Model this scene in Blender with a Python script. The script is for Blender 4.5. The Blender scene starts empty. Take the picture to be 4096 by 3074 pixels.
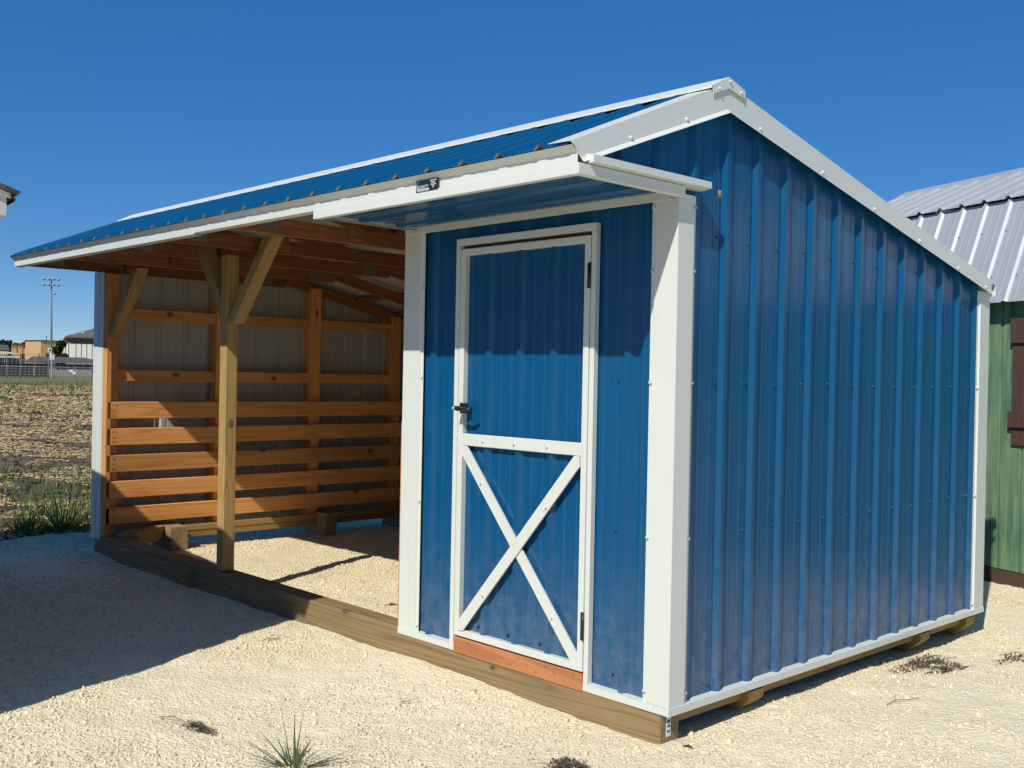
import bpy, bmesh, math, random
import numpy as np
from mathutils import Vector, Matrix, noise as mn

R = math.radians
random.seed(11)
rng = np.random.default_rng(11)
scn = bpy.context.scene
C = scn.collection

# ------------------------------------------------------------------ camera, sky, sun, exposure
cam_d = bpy.data.cameras.new('camera'); cam = bpy.data.objects.new('camera', cam_d); C.objects.link(cam)
CAM = Vector((2.628, -3.3956, 1.3485)); YAW, PITCH, ROLL = 0.8117, -0.0072, 0.0196
fw = Vector((-math.sin(YAW)*math.cos(PITCH), math.cos(YAW)*math.cos(PITCH), math.sin(PITCH)))
rt = Vector((math.cos(YAW), math.sin(YAW), 0)); up = rt.cross(fw)
r2 = math.cos(ROLL)*rt + math.sin(ROLL)*up; u2 = -math.sin(ROLL)*rt + math.cos(ROLL)*up
m = Matrix((r2, u2, -fw)).transposed().to_4x4(); m.translation = CAM
cam.matrix_world = m
cam_d.sensor_width = 36; cam_d.lens = 4198/4096*36; cam_d.clip_start = .05; cam_d.clip_end = 6000
scn.camera = cam

SUN = Vector((-0.258, 0.691, -0.675)).normalized()      # direction the light travels
w = bpy.data.worlds.new('World'); scn.world = w; w.use_nodes = True
wn = w.node_tree.nodes; bg = wn['Background']
sky = wn.new('ShaderNodeTexSky'); sky.sky_type = 'NISHITA'; sky.sun_disc = False
sky.sun_elevation = math.asin(-SUN.z); sky.sun_rotation = math.atan2(-SUN.x, -SUN.y)
sky.altitude = 8000; sky.air_density = 1.6; sky.dust_density = 0.0; sky.ozone_density = 4.0
# even tone curve of the camera over the whole sky: less contrast, more colour
gm = wn.new('ShaderNodeGamma'); gm.inputs[1].default_value = .55
hs = wn.new('ShaderNodeHueSaturation'); hs.inputs['Saturation'].default_value = 1.74; hs.inputs['Hue'].default_value = .510; hs.inputs['Value'].default_value = 1.5
w.node_tree.links.new(sky.outputs[0], gm.inputs[0]); w.node_tree.links.new(gm.outputs[0], hs.inputs['Color'])
w.node_tree.links.new(hs.outputs[0], bg.inputs[0]); bg.inputs[1].default_value = 0.15
sun_d = bpy.data.lights.new('sun', 'SUN'); sun_d.energy = 4.4; sun_d.angle = R(.53); sun_d.color = (1, .95, .83)
sun = bpy.data.objects.new('sun', sun_d); C.objects.link(sun)
sun.rotation_euler = SUN.to_track_quat('-Z', 'Y').to_euler(); sun.location = (6, -14, 14)
vs = scn.view_settings; vs.view_transform = 'Standard'; vs.look = 'None'; vs.exposure = 0; vs.gamma = 1
scn.render.engine = 'CYCLES'

# ------------------------------------------------------------------ material helpers
class NT:
    def __init__(s, name):
        s.m = bpy.data.materials.new(name); s.m.use_nodes = True
        s.t = s.m.node_tree; s.b = s.t.nodes['Principled BSDF']
    def n(s, typ, **k):
        nd = s.t.nodes.new(typ)
        for a, v in k.items(): setattr(nd, a, v)
        return nd
    def l(s, a, b): s.t.links.new(a, b)
    def set(s, nd, **k):
        for a, v in k.items(): nd.inputs[a.replace('_', ' ')].default_value = v
        return nd
    def obj(s, rand=True):
        tc = s.n('ShaderNodeTexCoord')
        if not rand: return tc.outputs['Object']
        oi = s.n('ShaderNodeObjectInfo'); mu = s.n('ShaderNodeMath', operation='MULTIPLY'); mu.inputs[1].default_value = 37.0
        s.l(oi.outputs['Random'], mu.inputs[0])
        ad = s.n('ShaderNodeVectorMath', operation='ADD'); s.l(tc.outputs['Object'], ad.inputs[0]); s.l(mu.outputs[0], ad.inputs[1])
        return ad.outputs[0]
    def pos(s):
        return s.n('ShaderNodeNewGeometry').outputs['Position']
    def scale(s, v, sc):
        mp = s.n('ShaderNodeMapping'); mp.inputs['Scale'].default_value = sc; s.l(v, mp.inputs[0]); return mp.outputs[0]
    def noise(s, v, sc, detail=3, rough=.55, dist=0):
        nd = s.n('ShaderNodeTexNoise'); s.l(v, nd.inputs['Vector'])
        nd.inputs['Scale'].default_value = sc; nd.inputs['Detail'].default_value = detail
        nd.inputs['Roughness'].default_value = rough; nd.inputs['Distortion'].default_value = dist
        return nd.outputs['Fac']
    def vor(s, v, sc, feat='F1', out='Distance'):
        nd = s.n('ShaderNodeTexVoronoi', feature=feat); s.l(v, nd.inputs['Vector']); nd.inputs['Scale'].default_value = sc
        return nd.outputs[out]
    def ramp(s, f, stops, interp='LINEAR'):
        r = s.n('ShaderNodeValToRGB'); r.color_ramp.interpolation = interp
        e = r.color_ramp.elements
        while len(e) < len(stops): e.new(.5)
        for el, (p, c) in zip(e, stops):
            el.position = p; el.color = (*c, 1) if len(c) == 3 else c
        s.l(f, r.inputs[0]); return r.outputs[0]
    def g(s, f, a, b):
        return s.ramp(f, [(a, (0, 0, 0)), (b, (1, 1, 1))])
    def mix(s, f, a, b, mode='MIX'):
        mx = s.n('ShaderNodeMix', data_type='RGBA', blend_type=mode)
        for sock, v in ((mx.inputs[0], f), (mx.inputs[6], a), (mx.inputs[7], b)):
            if hasattr(v, 'is_linked'): s.l(v, sock)
            elif isinstance(v, (int, float)): sock.default_value = v
            else: sock.default_value = (*v, 1)
        return mx.outputs[2]
    def math(s, op, a, b=None):
        nd = s.n('ShaderNodeMath', operation=op)
        for i, v in enumerate((a, b)):
            if v is None: continue
            if hasattr(v, 'is_linked'): s.l(v, nd.inputs[i])
            else: nd.inputs[i].default_value = v
        return nd.outputs[0]
    def bump(s, h, strength, dist, prev=None):
        b = s.n('ShaderNodeBump'); b.inputs['Strength'].default_value = strength; b.inputs['Distance'].default_value = dist
        s.l(h, b.inputs['Height'])
        if prev: s.l(prev, b.inputs['Normal'])
        s.l(b.outputs[0], s.b.inputs['Normal']); return b.outputs[0]
    def col(s, c):
        if hasattr(c, 'is_linked'): s.l(c, s.b.inputs['Base Color'])
        else: s.b.inputs['Base Color'].default_value = (*c, 1)
    def rough(s, r):
        if hasattr(r, 'is_linked'): s.l(r, s.b.inputs['Roughness'])
        else: s.b.inputs['Roughness'].default_value = r

M = {}
def paint(name, c, rough=.4, metal=0, dirt=.12, wav=.25, dirtcol=(.35, .32, .25), dust_reflection=0):
    a = NT(name); p = a.pos()
    n1 = a.noise(p, 2.3, 4); n2 = a.noise(a.scale(p, (9, 9, 1.2)), 3.0, 4)
    f = a.math('MULTIPLY', a.g(n2, .45, .8), dirt)
    base = a.mix(f, a.mix(a.math('MULTIPLY', n1, .25), c, tuple(x*.8 for x in c)), dirtcol)
    if dust_reflection:      # limestone dust at the wall foot, plus the ground's grey reflection painted in
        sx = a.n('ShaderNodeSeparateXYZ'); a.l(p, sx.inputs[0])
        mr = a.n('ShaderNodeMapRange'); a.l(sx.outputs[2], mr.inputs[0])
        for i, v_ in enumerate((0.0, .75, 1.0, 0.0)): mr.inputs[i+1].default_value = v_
        nz = a.noise(p, 14, 5, .7); q = a.math('MULTIPLY', a.math('POWER', mr.outputs[0], 1.6), a.math('MULTIPLY', a.g(nz, .3, .75), dust_reflection))
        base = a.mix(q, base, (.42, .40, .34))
    a.col(base)
    a.rough(a.ramp(n1, [(.3, (rough*.85,)*3), (.7, (rough*1.2,)*3)]))
    a.b.inputs['Metallic'].default_value = metal
    if wav: a.bump(a.noise(a.scale(p, (1, 1, .35)), 5.0, 2), wav, .004)
    M[name] = a.m; return a.m
paint('blue_paint', (.002, .080, .207), .24, dirt=.03, wav=.05, dirtcol=(.2, .25, .3), dust_reflection=.30); M['blue_paint'].node_tree.nodes['Principled BSDF'].inputs['Specular IOR Level'].default_value = .38
paint('white_paint', (.66, .69, .655), .42, dirt=.06, wav=.03)
paint('liner_grey', (.46, .455, .41), .5, dirt=.15)
paint('closure_grey', (.34, .32, .29), .8)
paint('galvanised', (.47, .50, .53), .5, metal=.3, dirt=.1)
paint('black_metal', (.012, .012, .014), .35, dirt=.02)
paint('dark_plate', (.012, .02, .04), .35, dirt=.02)
paint('steel_plate', (.25, .25, .24), .5, metal=.6)
paint('screw_blue', (.008, .05, .12), .45)
paint('print_white', (.7, .75, .78), .5, dirt=0)
paint('brown_paint', (.085, .043, .03), .7, dirt=.1)
paint('grey_siding', (.56, .55, .52), .75, dirt=.2, wav=.6)
paint('shingle_grey', (.085, .085, .085), .85, dirt=.2)
paint('bleacher_metal', (.13, .14, .135), .6)  # darkened, carries the shade of the bleachers' underside in its colour
paint('dark_post', (.16, .18, .19), .6)
paint('panel_joint', (.30, .28, .25), .8)
paint('shingle_dark', (.05, .05, .055), .85, dirt=.2)
paint('pole_grey', (.38, .40, .42), .5)
paint('tan_brick', (.56, .36, .17), .85, dirt=.15)
paint('brown_roof', (.15, .12, .10), .85)
paint('dark_cap', (.06, .05, .045), .8)
paint('grey_wall', (.30, .27, .25), .85)
paint('window_dark', (.03, .035, .04), .2)
paint('white_wall', (.88, .85, .75), .8)
paint('grey_panel', (.20, .185, .16), .8)
paint('beige_roof', (.62, .52, .38), .8)
paint('aluminium', (.33, .35, .36), .5, metal=.3)
paint('trunk_bark', (.09, .065, .045), .9)

def wood(name, light, dark, rings=9., knot=(.05, .02, .008), rough=.75, stain=None):
    a = NT(name); v = a.obj()
    ring = a.noise(a.scale(v, (.42, 9, 9)), 1.0, 2, .45, .3)
    rp = a.math('PINGPONG', a.math('MULTIPLY', ring, rings*2.3), 1.0)
    fib = a.noise(a.scale(v, (4, 150, 150)), 1.0, 3, .7)
    var = a.noise(a.scale(v, (1.3, 9, 9)), 1.0, 3)
    oi = a.n('ShaderNodeObjectInfo')
    f = a.math('MULTIPLY', a.g(rp, .5, .95), .58)
    c = a.mix(f, light, dark)
    c = a.mix(a.math('MULTIPLY', a.g(fib, .5, .75), .35), c, dark)
    c = a.mix(a.math('MULTIPLY', a.g(var, .4, .8), .45), c, tuple(.5*(x+y)*.8 for x, y in zip(light, dark)))
    kx = a.n('ShaderNodeTexVoronoi', feature='F1'); a.l(a.scale(v, (3.4, 5.5, 5.5)), kx.inputs['Vector']); kx.inputs['Scale'].default_value = 1.0
    kn = a.ramp(kx.outputs['Distance'], [(.0, (.75,)*3), (.05, (.8,)*3), (.085, (1,)*3), (.105, (.3,)*3), (.17, (0, 0, 0))])
    kg = a.n('ShaderNodeSeparateColor'); a.l(kx.outputs['Color'], kg.inputs[0])
    kn = a.math('MULTIPLY', kn, a.math('GREATER_THAN', kg.outputs[0], .62))
    c = a.mix(a.math('MULTIPLY', kn, .9), c, knot)
    tone = a.ramp(oi.outputs['Random'], [(0, (.72, .70, .68)), (1, (1.10, 1.06, 1.02))])
    c = a.mix(1.0, c, tone, 'MULTIPLY')
    if stain:
        st = a.noise(a.scale(v, (.8, 3, 3)), 1.6, 4)
        c = a.mix(a.math('MULTIPLY', a.g(st, .5, .72), .5), c, stain)
    a.col(c); a.rough(rough)
    h = a.math('ADD', a.math('MULTIPLY', rp, -.5), a.math('MULTIPLY', fib, .8))
    a.bump(h, .45, .0015)
    M[name] = a.m
wood('stained_board', (.82, .39, .125), (.50, .195, .052))
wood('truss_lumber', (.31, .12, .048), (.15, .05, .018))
wood('treated_post', (.52, .35, .125), (.29, .16, .045), rings=11, stain=(.34, .29, .10))
wood('treated_base', (.46, .30, .10), (.27, .15, .045), rings=10)
wood('skid_timber', (.35, .25, .125), (.15, .09, .04), rings=10, stain=(.17, .15, .085))
wood('threshold_wood', (.50, .21, .09), (.30, .11, .045), rings=7)
wood('end_grain', (.44, .31, .17), (.24, .16, .085), rings=5)

# ground materials
def gravel_mat(name, light, mid, dk, bump=True):
    a = NT(name); p = a.pos()
    big = a.noise(p, .9, 4); med = a.noise(p, 6, 4, .6)
    cell = a.n('ShaderNodeTexVoronoi', feature='F1'); a.l(p, cell.inputs['Vector']); cell.inputs['Scale'].default_value = 95
    hue = a.ramp(cell.outputs['Color'], [(0, mid), (.5, light), (1, tuple(x*.97 for x in light))])
    c = a.mix(a.math('MULTIPLY', a.g(med, .5, .8), .55), hue, mid)
    c = a.mix(a.math('MULTIPLY', a.g(big, .50, .70), .6), c, dk)
    if not bump:
        gi = a.n('ShaderNodeNewGeometry'); c = a.mix(1.0, c, a.ramp(gi.outputs['Random Per Island'], [(0, (.62, .60, .58)), (.25, (.86, .85, .83)), (1, (1.04, 1.03, 1.0))]), 'MULTIPLY')
    a.col(c); a.rough(.95); a.b.inputs['Specular IOR Level'].default_value = .15
    if bump:
        v1 = a.vor(p, 95); v2 = a.vor(p, 42); n3 = a.noise(p, 160, 3)
        h = a.math('ADD', a.math('MULTIPLY', v1, -.5), a.math('ADD', a.math('MULTIPLY', v2, -.6), a.math('MULTIPLY', n3, .3)))
        a.bump(h, .9, .011)
    M[name] = a.m
gravel_mat('gravel_mat', (.88, .785, .57), (.74, .65, .46), (.70, .60, .42))
gravel_mat('pebble_mat', (.88, .79, .58), (.75, .66, .475), (.72, .625, .44), bump=False)
def simple(name, cols, sc=3., rough=.9, rand=False, bumpd=0, leaf=False):
    a = NT(name); p = a.pos()
    n = a.noise(p, sc, 5, .65)
    c = a.ramp(n, [(.3+.4*i/max(1, len(cols)-1), q) for i, q in enumerate(cols)])
    if rand:
        oi = a.n('ShaderNodeNewGeometry')
        c = a.mix(1.0, c, a.ramp(oi.outputs['Random Per Island'], [(0, (.55, .55, .55)), (1, (1.25, 1.2, 1.15))]), 'MULTIPLY')
    a.col(c); a.rough(rough); a.b.inputs['Specular IOR Level'].default_value = .25
    if bumpd: a.bump(a.noise(p, sc*4, 4), .8, bumpd)
    if leaf:
        tr = a.n('ShaderNodeBsdfTranslucent'); mx = a.n('ShaderNodeMixShader'); mx.inputs[0].default_value = .4
        a.l(c, tr.inputs[0]); a.l(a.b.outputs[0], mx.inputs[1]); a.l(tr.outputs[0], mx.inputs[2]); a.l(mx.outputs[0], a.t.nodes['Material Output'].inputs[0])
    M[name] = a.m; return a
simple('soil', [(.085, .064, .046), (.13, .10, .07), (.21, .16, .10)], 4, bumpd=.04)
simple('straw', [(.58, .43, .21), (.72, .57, .32)], 2, rand=True)
simple('clod', [(.05, .038, .03), (.10, .08, .06)], 9, rand=True)
simple('field_grass', [(.14, .125, .05), (.19, .18, .07), (.11, .14, .035)], .5, rand=False)
simple('blade_green', [(.13, .19, .05), (.26, .32, .10)], 6, .6, rand=True, leaf=True)
simple('blade_grey', [(.11, .16, .075), (.17, .21, .10)], 6, .6, rand=True, leaf=True)
simple('weed_dark', [(.085, .07, .05), (.14, .115, .085)], 20, .8, rand=True)
simple('weed_red', [(.09, .045, .035), (.14, .075, .05)], 20, .8, rand=True)
simple('dry_stem', [(.16, .11, .07), (.26, .19, .12)], 20, .8, rand=True)
simple('tree_leaf', [(.028, .05, .016), (.055, .085, .028)], .6, .7, rand=True, leaf=True)
simple('spider_skin', [(.45, .22, .10), (.6, .34, .18)], 300, .6)

def green_mat():
    a = NT('green_stain'); v = a.obj(False)
    n1 = a.noise(a.scale(v, (6, 6, .7)), 2.2, 5, .65); n2 = a.noise(v, 1.6, 4); f = a.noise(a.scale(v, (60, 60, 3)), 1, 3)
    c = a.ramp(n1, [(.34, (.04, .13, .085)), (.5, (.13, .235, .135)), (.68, (.25, .345, .19))])
    c = a.mix(a.math('MULTIPLY', a.g(n2, .45, .7), .5), c, (.16, .25, .12))
    c = a.mix(a.math('MULTIPLY', a.g(f, .5, .8), .3), c, (.12, .2, .09))
    a.col(c); a.rough(.75); a.bump(a.math('ADD', f, n1), .5, .004); M['green_stain'] = a.m
green_mat()

# ------------------------------------------------------------------ mesh helpers
def tag(o, label=None, cat=None, group=None, kind=None):
    if label: o['label'] = label
    if cat: o['category'] = cat
    if group: o['group'] = group
    if kind: o['kind'] = kind
    return o
def wl(par):
    """offset of a part inside its thing (parts are only translated)"""
    v = Vector((0, 0, 0))
    while par is not None and par.parent is not None:
        v += par.location; par = par.parent
    return v
def link(name, me, parent=None, loc=(0, 0, 0), rot=None):
    o = bpy.data.objects.new(name, me); C.objects.link(o)
    if parent is not None: o.parent = parent
    o.location = Vector(loc) - wl(parent)
    if rot is not None: o.rotation_euler = rot
    return o
def thing(name, loc, rz, label, cat, group=None):
    o = bpy.data.objects.new(name, None); C.objects.link(o); o.location = loc; o.rotation_euler = (0, 0, rz)
    o.empty_display_size = .2
    return tag(o, label, cat, group)
def mk(name, verts, faces, mats, parent=None, fm=None, smooth=False, origin=None):
    """mesh from vertices in the thing's space; origin = where the object's own origin goes"""
    vs_ = [Vector(v) for v in verts]
    o0 = Vector(origin) if origin is not None else sum(vs_, Vector())/len(vs_)
    me = bpy.data.meshes.new(name); me.from_pydata([v-o0 for v in vs_], [], faces)
    for mt in (mats if isinstance(mats, (list, tuple)) else [mats]): me.materials.append(M[mt])
    if fm: me.polygons.foreach_set('material_index', fm)
    if smooth: me.polygons.foreach_set('use_smooth', [True]*len(me.polygons))
    me.update()
    return link(name, me, parent, o0)
BOXF = [(0, 3, 2, 1), (4, 5, 6, 7), (0, 1, 5, 4), (1, 2, 6, 5), (2, 3, 7, 6), (3, 0, 4, 7)]
_bc = {}
def box_me(sx, sy, sz, mat, bev):
    key = (round(sx, 4), round(sy, 4), round(sz, 4), mat, bev)
    if key in _bc: return _bc[key]
    bm = bmesh.new(); bmesh.ops.create_cube(bm, size=1)
    for v in bm.verts: v.co = Vector((v.co.x*sx, v.co.y*sy, v.co.z*sz))
    if bev: bmesh.ops.bevel(bm, geom=bm.edges[:], offset=min(bev, .3*min(sx, sy, sz)), segments=1, affect='EDGES', clamp_overlap=True)
    me = bpy.data.meshes.new('block'); bm.to_mesh(me); bm.free(); me.materials.append(M[mat]); _bc[key] = me
    return me
def box(name, lo, hi, mat, parent=None, bev=.002):
    lo, hi = Vector(lo), Vector(hi); d = hi-lo
    return link(name, box_me(d.x, d.y, d.z, mat, bev), parent, (lo+hi)/2)
def lumber(name, p0, p1, wd, ht, mat, parent=None, upv=(0, 0, 1), bev=.003):
    """timber from p0 to p1 (centre line); local X runs along the grain; ht is measured along upv"""
    p0, p1 = Vector(p0), Vector(p1); x = (p1-p0); L = x.length; x.normalize()
    z = Vector(upv); z = (z - x*z.dot(x)).normalized(); y = z.cross(x)
    mt = Matrix((x, y, z)).transposed()
    return link(name, box_me(L, wd, ht, mat, bev), parent, (p0+p1)/2, mt.to_euler())
def beam(name, lo, hi, axis, mat, parent=None, bev=.003):
    lo, hi = Vector(lo), Vector(hi); c = (lo+hi)/2; d = hi-lo
    a = Vector((0, 0, 0)); i = 'xyz'.index(axis); a[i] = d[i]/2
    if axis == 'x': return lumber(name, c-a, c+a, d.y, d.z, mat, parent, bev=bev)
    if axis == 'y': return lumber(name, c-a, c+a, d.x, d.z, mat, parent, bev=bev)
    return lumber(name, c-a, c+a, d.x, d.y, mat, parent, upv=(0, 1, 0), bev=bev)
def extrude(name, poly, axis, a, b, mat, parent=None, closed=True):
    """poly: 2-D outline in the two other axes, swept along axis from a to b; closed adds end caps"""
    def P(q, t): return {'x': (t, q[0], q[1]), 'y': (q[0], t, q[1]), 'z': (q[0], q[1], t)}[axis]
    n = len(poly); V = [P(q, a) for q in poly]+[P(q, b) for q in poly]
    F = [(i, (i+1) % n, n+(i+1) % n, n+i) for i in range(n if closed else n-1)]
    if closed: F += [tuple(range(n-1, -1, -1)), tuple(range(n, 2*n))]
    o = mk(name, V, F, mat, parent)
    bm = bmesh.new(); bm.from_mesh(o.data); bmesh.ops.recalc_face_normals(bm, faces=bm.faces[:]); bm.to_mesh(o.data); bm.free()
    return o
def strip(name, poly, axis, a, b, mat, parent=None, th=.0015):
    """folded sheet-metal trim: open outline given a thickness"""
    pts = [Vector((q[0], q[1])) for q in poly]; off = []
    for i, p in enumerate(pts):
        t = Vector((0, 0))
        if i: t += (p-pts[i-1]).normalized()
        if i < len(pts)-1: t += (pts[i+1]-p).normalized()
        t.normalize(); off.append(p + Vector((-t.y, t.x))*th)
    return extrude(name, [tuple(p) for p in pts]+[tuple(p) for p in reversed(off)], axis, a, b, mat, parent)

def profile(s0, s1, phase, pitch, H=.020, mh=.0018, extra=()):
    k0 = int(math.floor((s0-phase)/pitch))-1; out = {}
    def add(s, h):
        if s0-1e-6 <= s <= s1+1e-6: out[round(s, 5)] = h
    q = pitch/.2286
    def hgt(s):
        d = (s-phase+pitch/2) % pitch - pitch/2; a = abs(d)/q
        if a < .028: return H*min(1, max(0, (.028-a)/.016))
        b = abs(a-.0762)
        if b < .013: return mh*min(1, (.013-b)/.006)
        return 0
    for k in range(k0, int((s1-s0)/pitch)+k0+4):
        c = phase+k*pitch
        for d in (-.0892, -.0832, -.0692, -.0632, -.028, -.012, .012, .028, .0632, .0692, .0832, .0892): add(c+d*q, hgt(c+d*q))
    for s in (s0, s1, *extra): add(s, hgt(s))
    return sorted(out.items())
def sheet(name, prof, mapf, lo, hi, mat, parent, back='liner_grey', rows=1):
    """ribbed metal sheet, painted face and liner face 2 mm apart; lo/hi give the cut ends at each station"""
    V, F, FM = [], [], []; n = len(prof)
    f_lo = lo if callable(lo) else (lambda s: lo); f_hi = hi if callable(hi) else (lambda s: hi)
    for side, dh in ((0, 0), (1, -.002)):
        base = len(V)
        for s, h in prof:
            a, b = f_lo(s), f_hi(s)
            for r in range(rows+1): V.append(mapf(s, h+dh, a+(b-a)*r/rows))
        for i in range(n-1):
            for r in range(rows):
                q = (base+i*(rows+1)+r, base+(i+1)*(rows+1)+r, base+(i+1)*(rows+1)+r+1, base+i*(rows+1)+r+1)
                F.append(q); FM.append(side)
    half = n*(rows+1)
    for i in range(n-1):
        for r in (0, rows):
            F.append((i*(rows+1)+r, (i+1)*(rows+1)+r, half+(i+1)*(rows+1)+r, half+i*(rows+1)+r)); FM.append(0)
    return mk(name, V, F, [mat, back], parent, FM)

# screw: hex head on a washer, axis +Z
def screw_me(mat):
    bm = bmesh.new()
    bmesh.ops.create_cone(bm, cap_ends=True, segments=8, radius1=.0095, radius2=.0085, depth=.003, matrix=Matrix.Translation((0, 0, .0015)))
    bmesh.ops.create_cone(bm, cap_ends=True, segments=6, radius1=.006, radius2=.0055, depth=.006, matrix=Matrix.Translation((0, 0, .006)))
    me = bpy.data.meshes.new('screw'); bm.to_mesh(me); bm.free(); me.materials.append(M[mat]); return me
SCW = {k: screw_me(k) for k in ('screw_blue', 'white_paint', 'galvanised')}
ROT = {'-y': (R(90), 0, 0), '+x': (0, R(90), 0), '+z': (0, 0, 0), '-x': (0, R(-90), 0)}
def screw(p, d, mat, parent): return link('screw', SCW[mat], parent, p, ROT[d])

# ------------------------------------------------------------------ ground heights
def vnoise(x, y, seed):
    xi = np.floor(x).astype(np.int64); yi = np.floor(y).astype(np.int64); xf = x-xi; yf = y-yi
    def h(a, b):
        n = (a*374761393 + b*668265263 + seed*144269) & 0x7fffffff
        n = ((n ^ (n >> 13))*1274126177) & 0x7fffffff
        return ((n ^ (n >> 16)) & 0xffff)/65535.
    u = xf*xf*(3-2*xf); v = yf*yf*(3-2*yf)
    return (h(xi, yi)*(1-u)+h(xi+1, yi)*u)*(1-v)+(h(xi, yi+1)*(1-u)+h(xi+1, yi+1)*u)*v - .5
EDGE = -6.78
def gz(x, y):
    x = np.asarray(x, float); y = np.asarray(y, float)
    z = -.128 + .030*vnoise(x*.8, y*.8, 1) + .016*vnoise(x*2.6, y*2.6, 2) + .010*vnoise(x*9, y*9, 3) + .006*vnoise(x*27, y*27, 4)
    ed = x - (EDGE + .22*vnoise(y*1.5, x*0+3, 7) + .1*vnoise(y*6, x*0, 8))
    return z - np.clip(-ed*1.6, 0, .3)
def fz(x, y):
    x = np.asarray(x, float); y = np.asarray(y, float)
    return -.17 + .05*vnoise(x*.5, y*.5, 11) + .05*vnoise(x*2.2, y*2.2, 12) + .03*vnoise(x*7, y*7, 13)
def grid(name, xs, ys, zf, mat):
    X, Y = np.meshgrid(xs, ys, indexing='ij'); Z = zf(X, Y); nx, ny = X.shape
    co = np.stack([X, Y, Z], -1).reshape(-1, 3)
    i = np.arange(nx*ny).reshape(nx, ny)
    q = np.stack([i[:-1, :-1], i[1:, :-1], i[1:, 1:], i[:-1, 1:]], -1).reshape(-1, 4)
    me = bpy.data.meshes.new(name)
    me.vertices.add(len(co)); me.vertices.foreach_set('co', co.ravel())
    me.loops.add(q.size); me.loops.foreach_set('vertex_index', q.ravel().astype(np.int32))
    me.polygons.add(len(q)); me.polygons.foreach_set('loop_start', np.arange(0, q.size, 4, dtype=np.int32))
    me.polygons.foreach_set('use_smooth', np.ones(len(q), bool))
    me.materials.append(M[mat]); me.update(); me.validate()
    return link(name, me)
def span(a, b, fine0, fine1, d, D):
    return np.unique(np.concatenate([np.arange(a, fine0, D), np.arange(fine0, fine1, d), np.arange(fine1, b+D, D)]).round(4))

g = mk('ground', [(-3000, -3000, -.5), (3000, -3000, -.5), (3000, 3000, -.5), (-3000, 3000, -.5)], [(0, 1, 2, 3)], 'field_grass'); tag(g, kind='structure')
lot = grid('gravel_lot', span(-7.3, 22, -7.3, 2.4, .024, .6), span(-22, 24, -3.0, 4.9, .024, .6), gz, 'gravel_mat'); tag(lot, kind='structure')
fld = grid('field', -np.concatenate([np.arange(6.6, 26, .09), np.geomspace(26, 150, 70)])[::-1], np.concatenate([np.arange(-40, -4, 1.5), np.arange(-4, 14, .12), np.geomspace(14, 140, 60)]), fz, 'soil'); tag(fld, kind='structure')
lawn = mk('grass_strip', [(-460, -160, -.15), (-118, -160, -.15), (-98, 20, -.15), (-76, 80, -.15), (-66, 300, -.15), (-460, 400, -.15)], [(0, 1, 2, 3, 4, 5)], 'field_grass'); tag(lawn, kind='structure')

def scatter(name, pts, sizes, mat, base='ico', flat=.6, label=None, cat=None):
    if base == 'ico':
        bm = bmesh.new(); bmesh.ops.create_icosphere(bm, subdivisions=1, radius=1)
        bv = np.array([v.co[:] for v in bm.verts]); bf = np.array([[v.index for v in f.verts] for f in bm.faces]); bm.free()
    else:
        bv = np.array([(1, 0, 0), (-1, 0, 0), (0, 1, 0), (0, -1, 0), (0, 0, 1), (0, 0, -1)], float)
        bf = np.array([(0, 2, 4), (2, 1, 4), (1, 3, 4), (3, 0, 4), (2, 0, 5), (1, 2, 5), (3, 1, 5), (0, 3, 5)])
    n = len(pts); nv = len(bv)
    an = rng.uniform(0, 6.283, n); ca, sa = np.cos(an), np.sin(an)
    jit = 1+rng.uniform(-.28, .28, (n, nv, 1))
    v = bv[None]*jit*np.stack([rng.uniform(.8, 1.35, n), rng.uniform(.65, 1.05, n), rng.uniform(.45, .95, n)*flat/.6], -1)[:, None, :]
    tl = rng.uniform(-.5, .5, n); ct, st = np.cos(tl)[:, None], np.sin(tl)[:, None]
    x, y, z = v[..., 0], v[..., 1], v[..., 2]
    x, z = x*ct-z*st, x*st+z*ct
    x, y = x*ca[:, None]-y*sa[:, None], x*sa[:, None]+y*ca[:, None]
    co = np.stack([x, y, z], -1)*sizes[:, None, None] + pts[:, None, :]
    f = (bf[None]+(np.arange(n)*nv)[:, None, None]).reshape(-1, 3)
    me = bpy.data.meshes.new(name)
    me.vertices.add(n*nv); me.vertices.foreach_set('co', co.ravel())
    me.loops.add(f.size); me.loops.foreach_set('vertex_index', f.ravel().astype(np.int32))
    me.polygons.add(len(f)); me.polygons.foreach_set('loop_start', np.arange(0, f.size, 3, dtype=np.int32))
    me.materials.append(M[mat]); me.update()
    o = link(name, me); tag(o, label, cat, kind='stuff'); return o
def lot_points(n, a=(-6.9, 2.3), b=(-2.9, 4.6), clump=.5):
    x = rng.uniform(*a, n*5); y = rng.uniform(*b, n*5)
    k = vnoise(x*1.7, y*1.7, 21)+.5*vnoise(x*6, y*6, 22)+rng.uniform(-.6, .6, n*5)*clump
    dx, dy = x-CAM.x, y-CAM.y; an = np.arctan2(dx*rt.x+dy*rt.y, dx*fw.x+dy*fw.y)
    near_view = np.abs(an) < .62          # the part of the lot one looks at, with a wide margin
    ok = near_view & ~((x < .06) & (x > -5.85) & (y > -.085) & (y < .12)) & ~((x > -1.75) & (x < -.05) & (y > .1) & (y < 2.9)) & ~((x < -1.9) & (y < -2.0)) & (k > -.16)
    # nothing lies outside what is seen between the buildings
    x, y = x[ok][:n], y[ok][:n]; return x, y
x, y = lot_points(120000); s = np.clip(rng.lognormal(-5.47, .38, len(x)), .0018, .010)
scatter('gravel_fines', np.stack([x, y, gz(x, y)+s*.40], -1), s, 'pebble_mat', 'oct', label='fine cream crushed stone covering the lot', cat='gravel')
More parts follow.
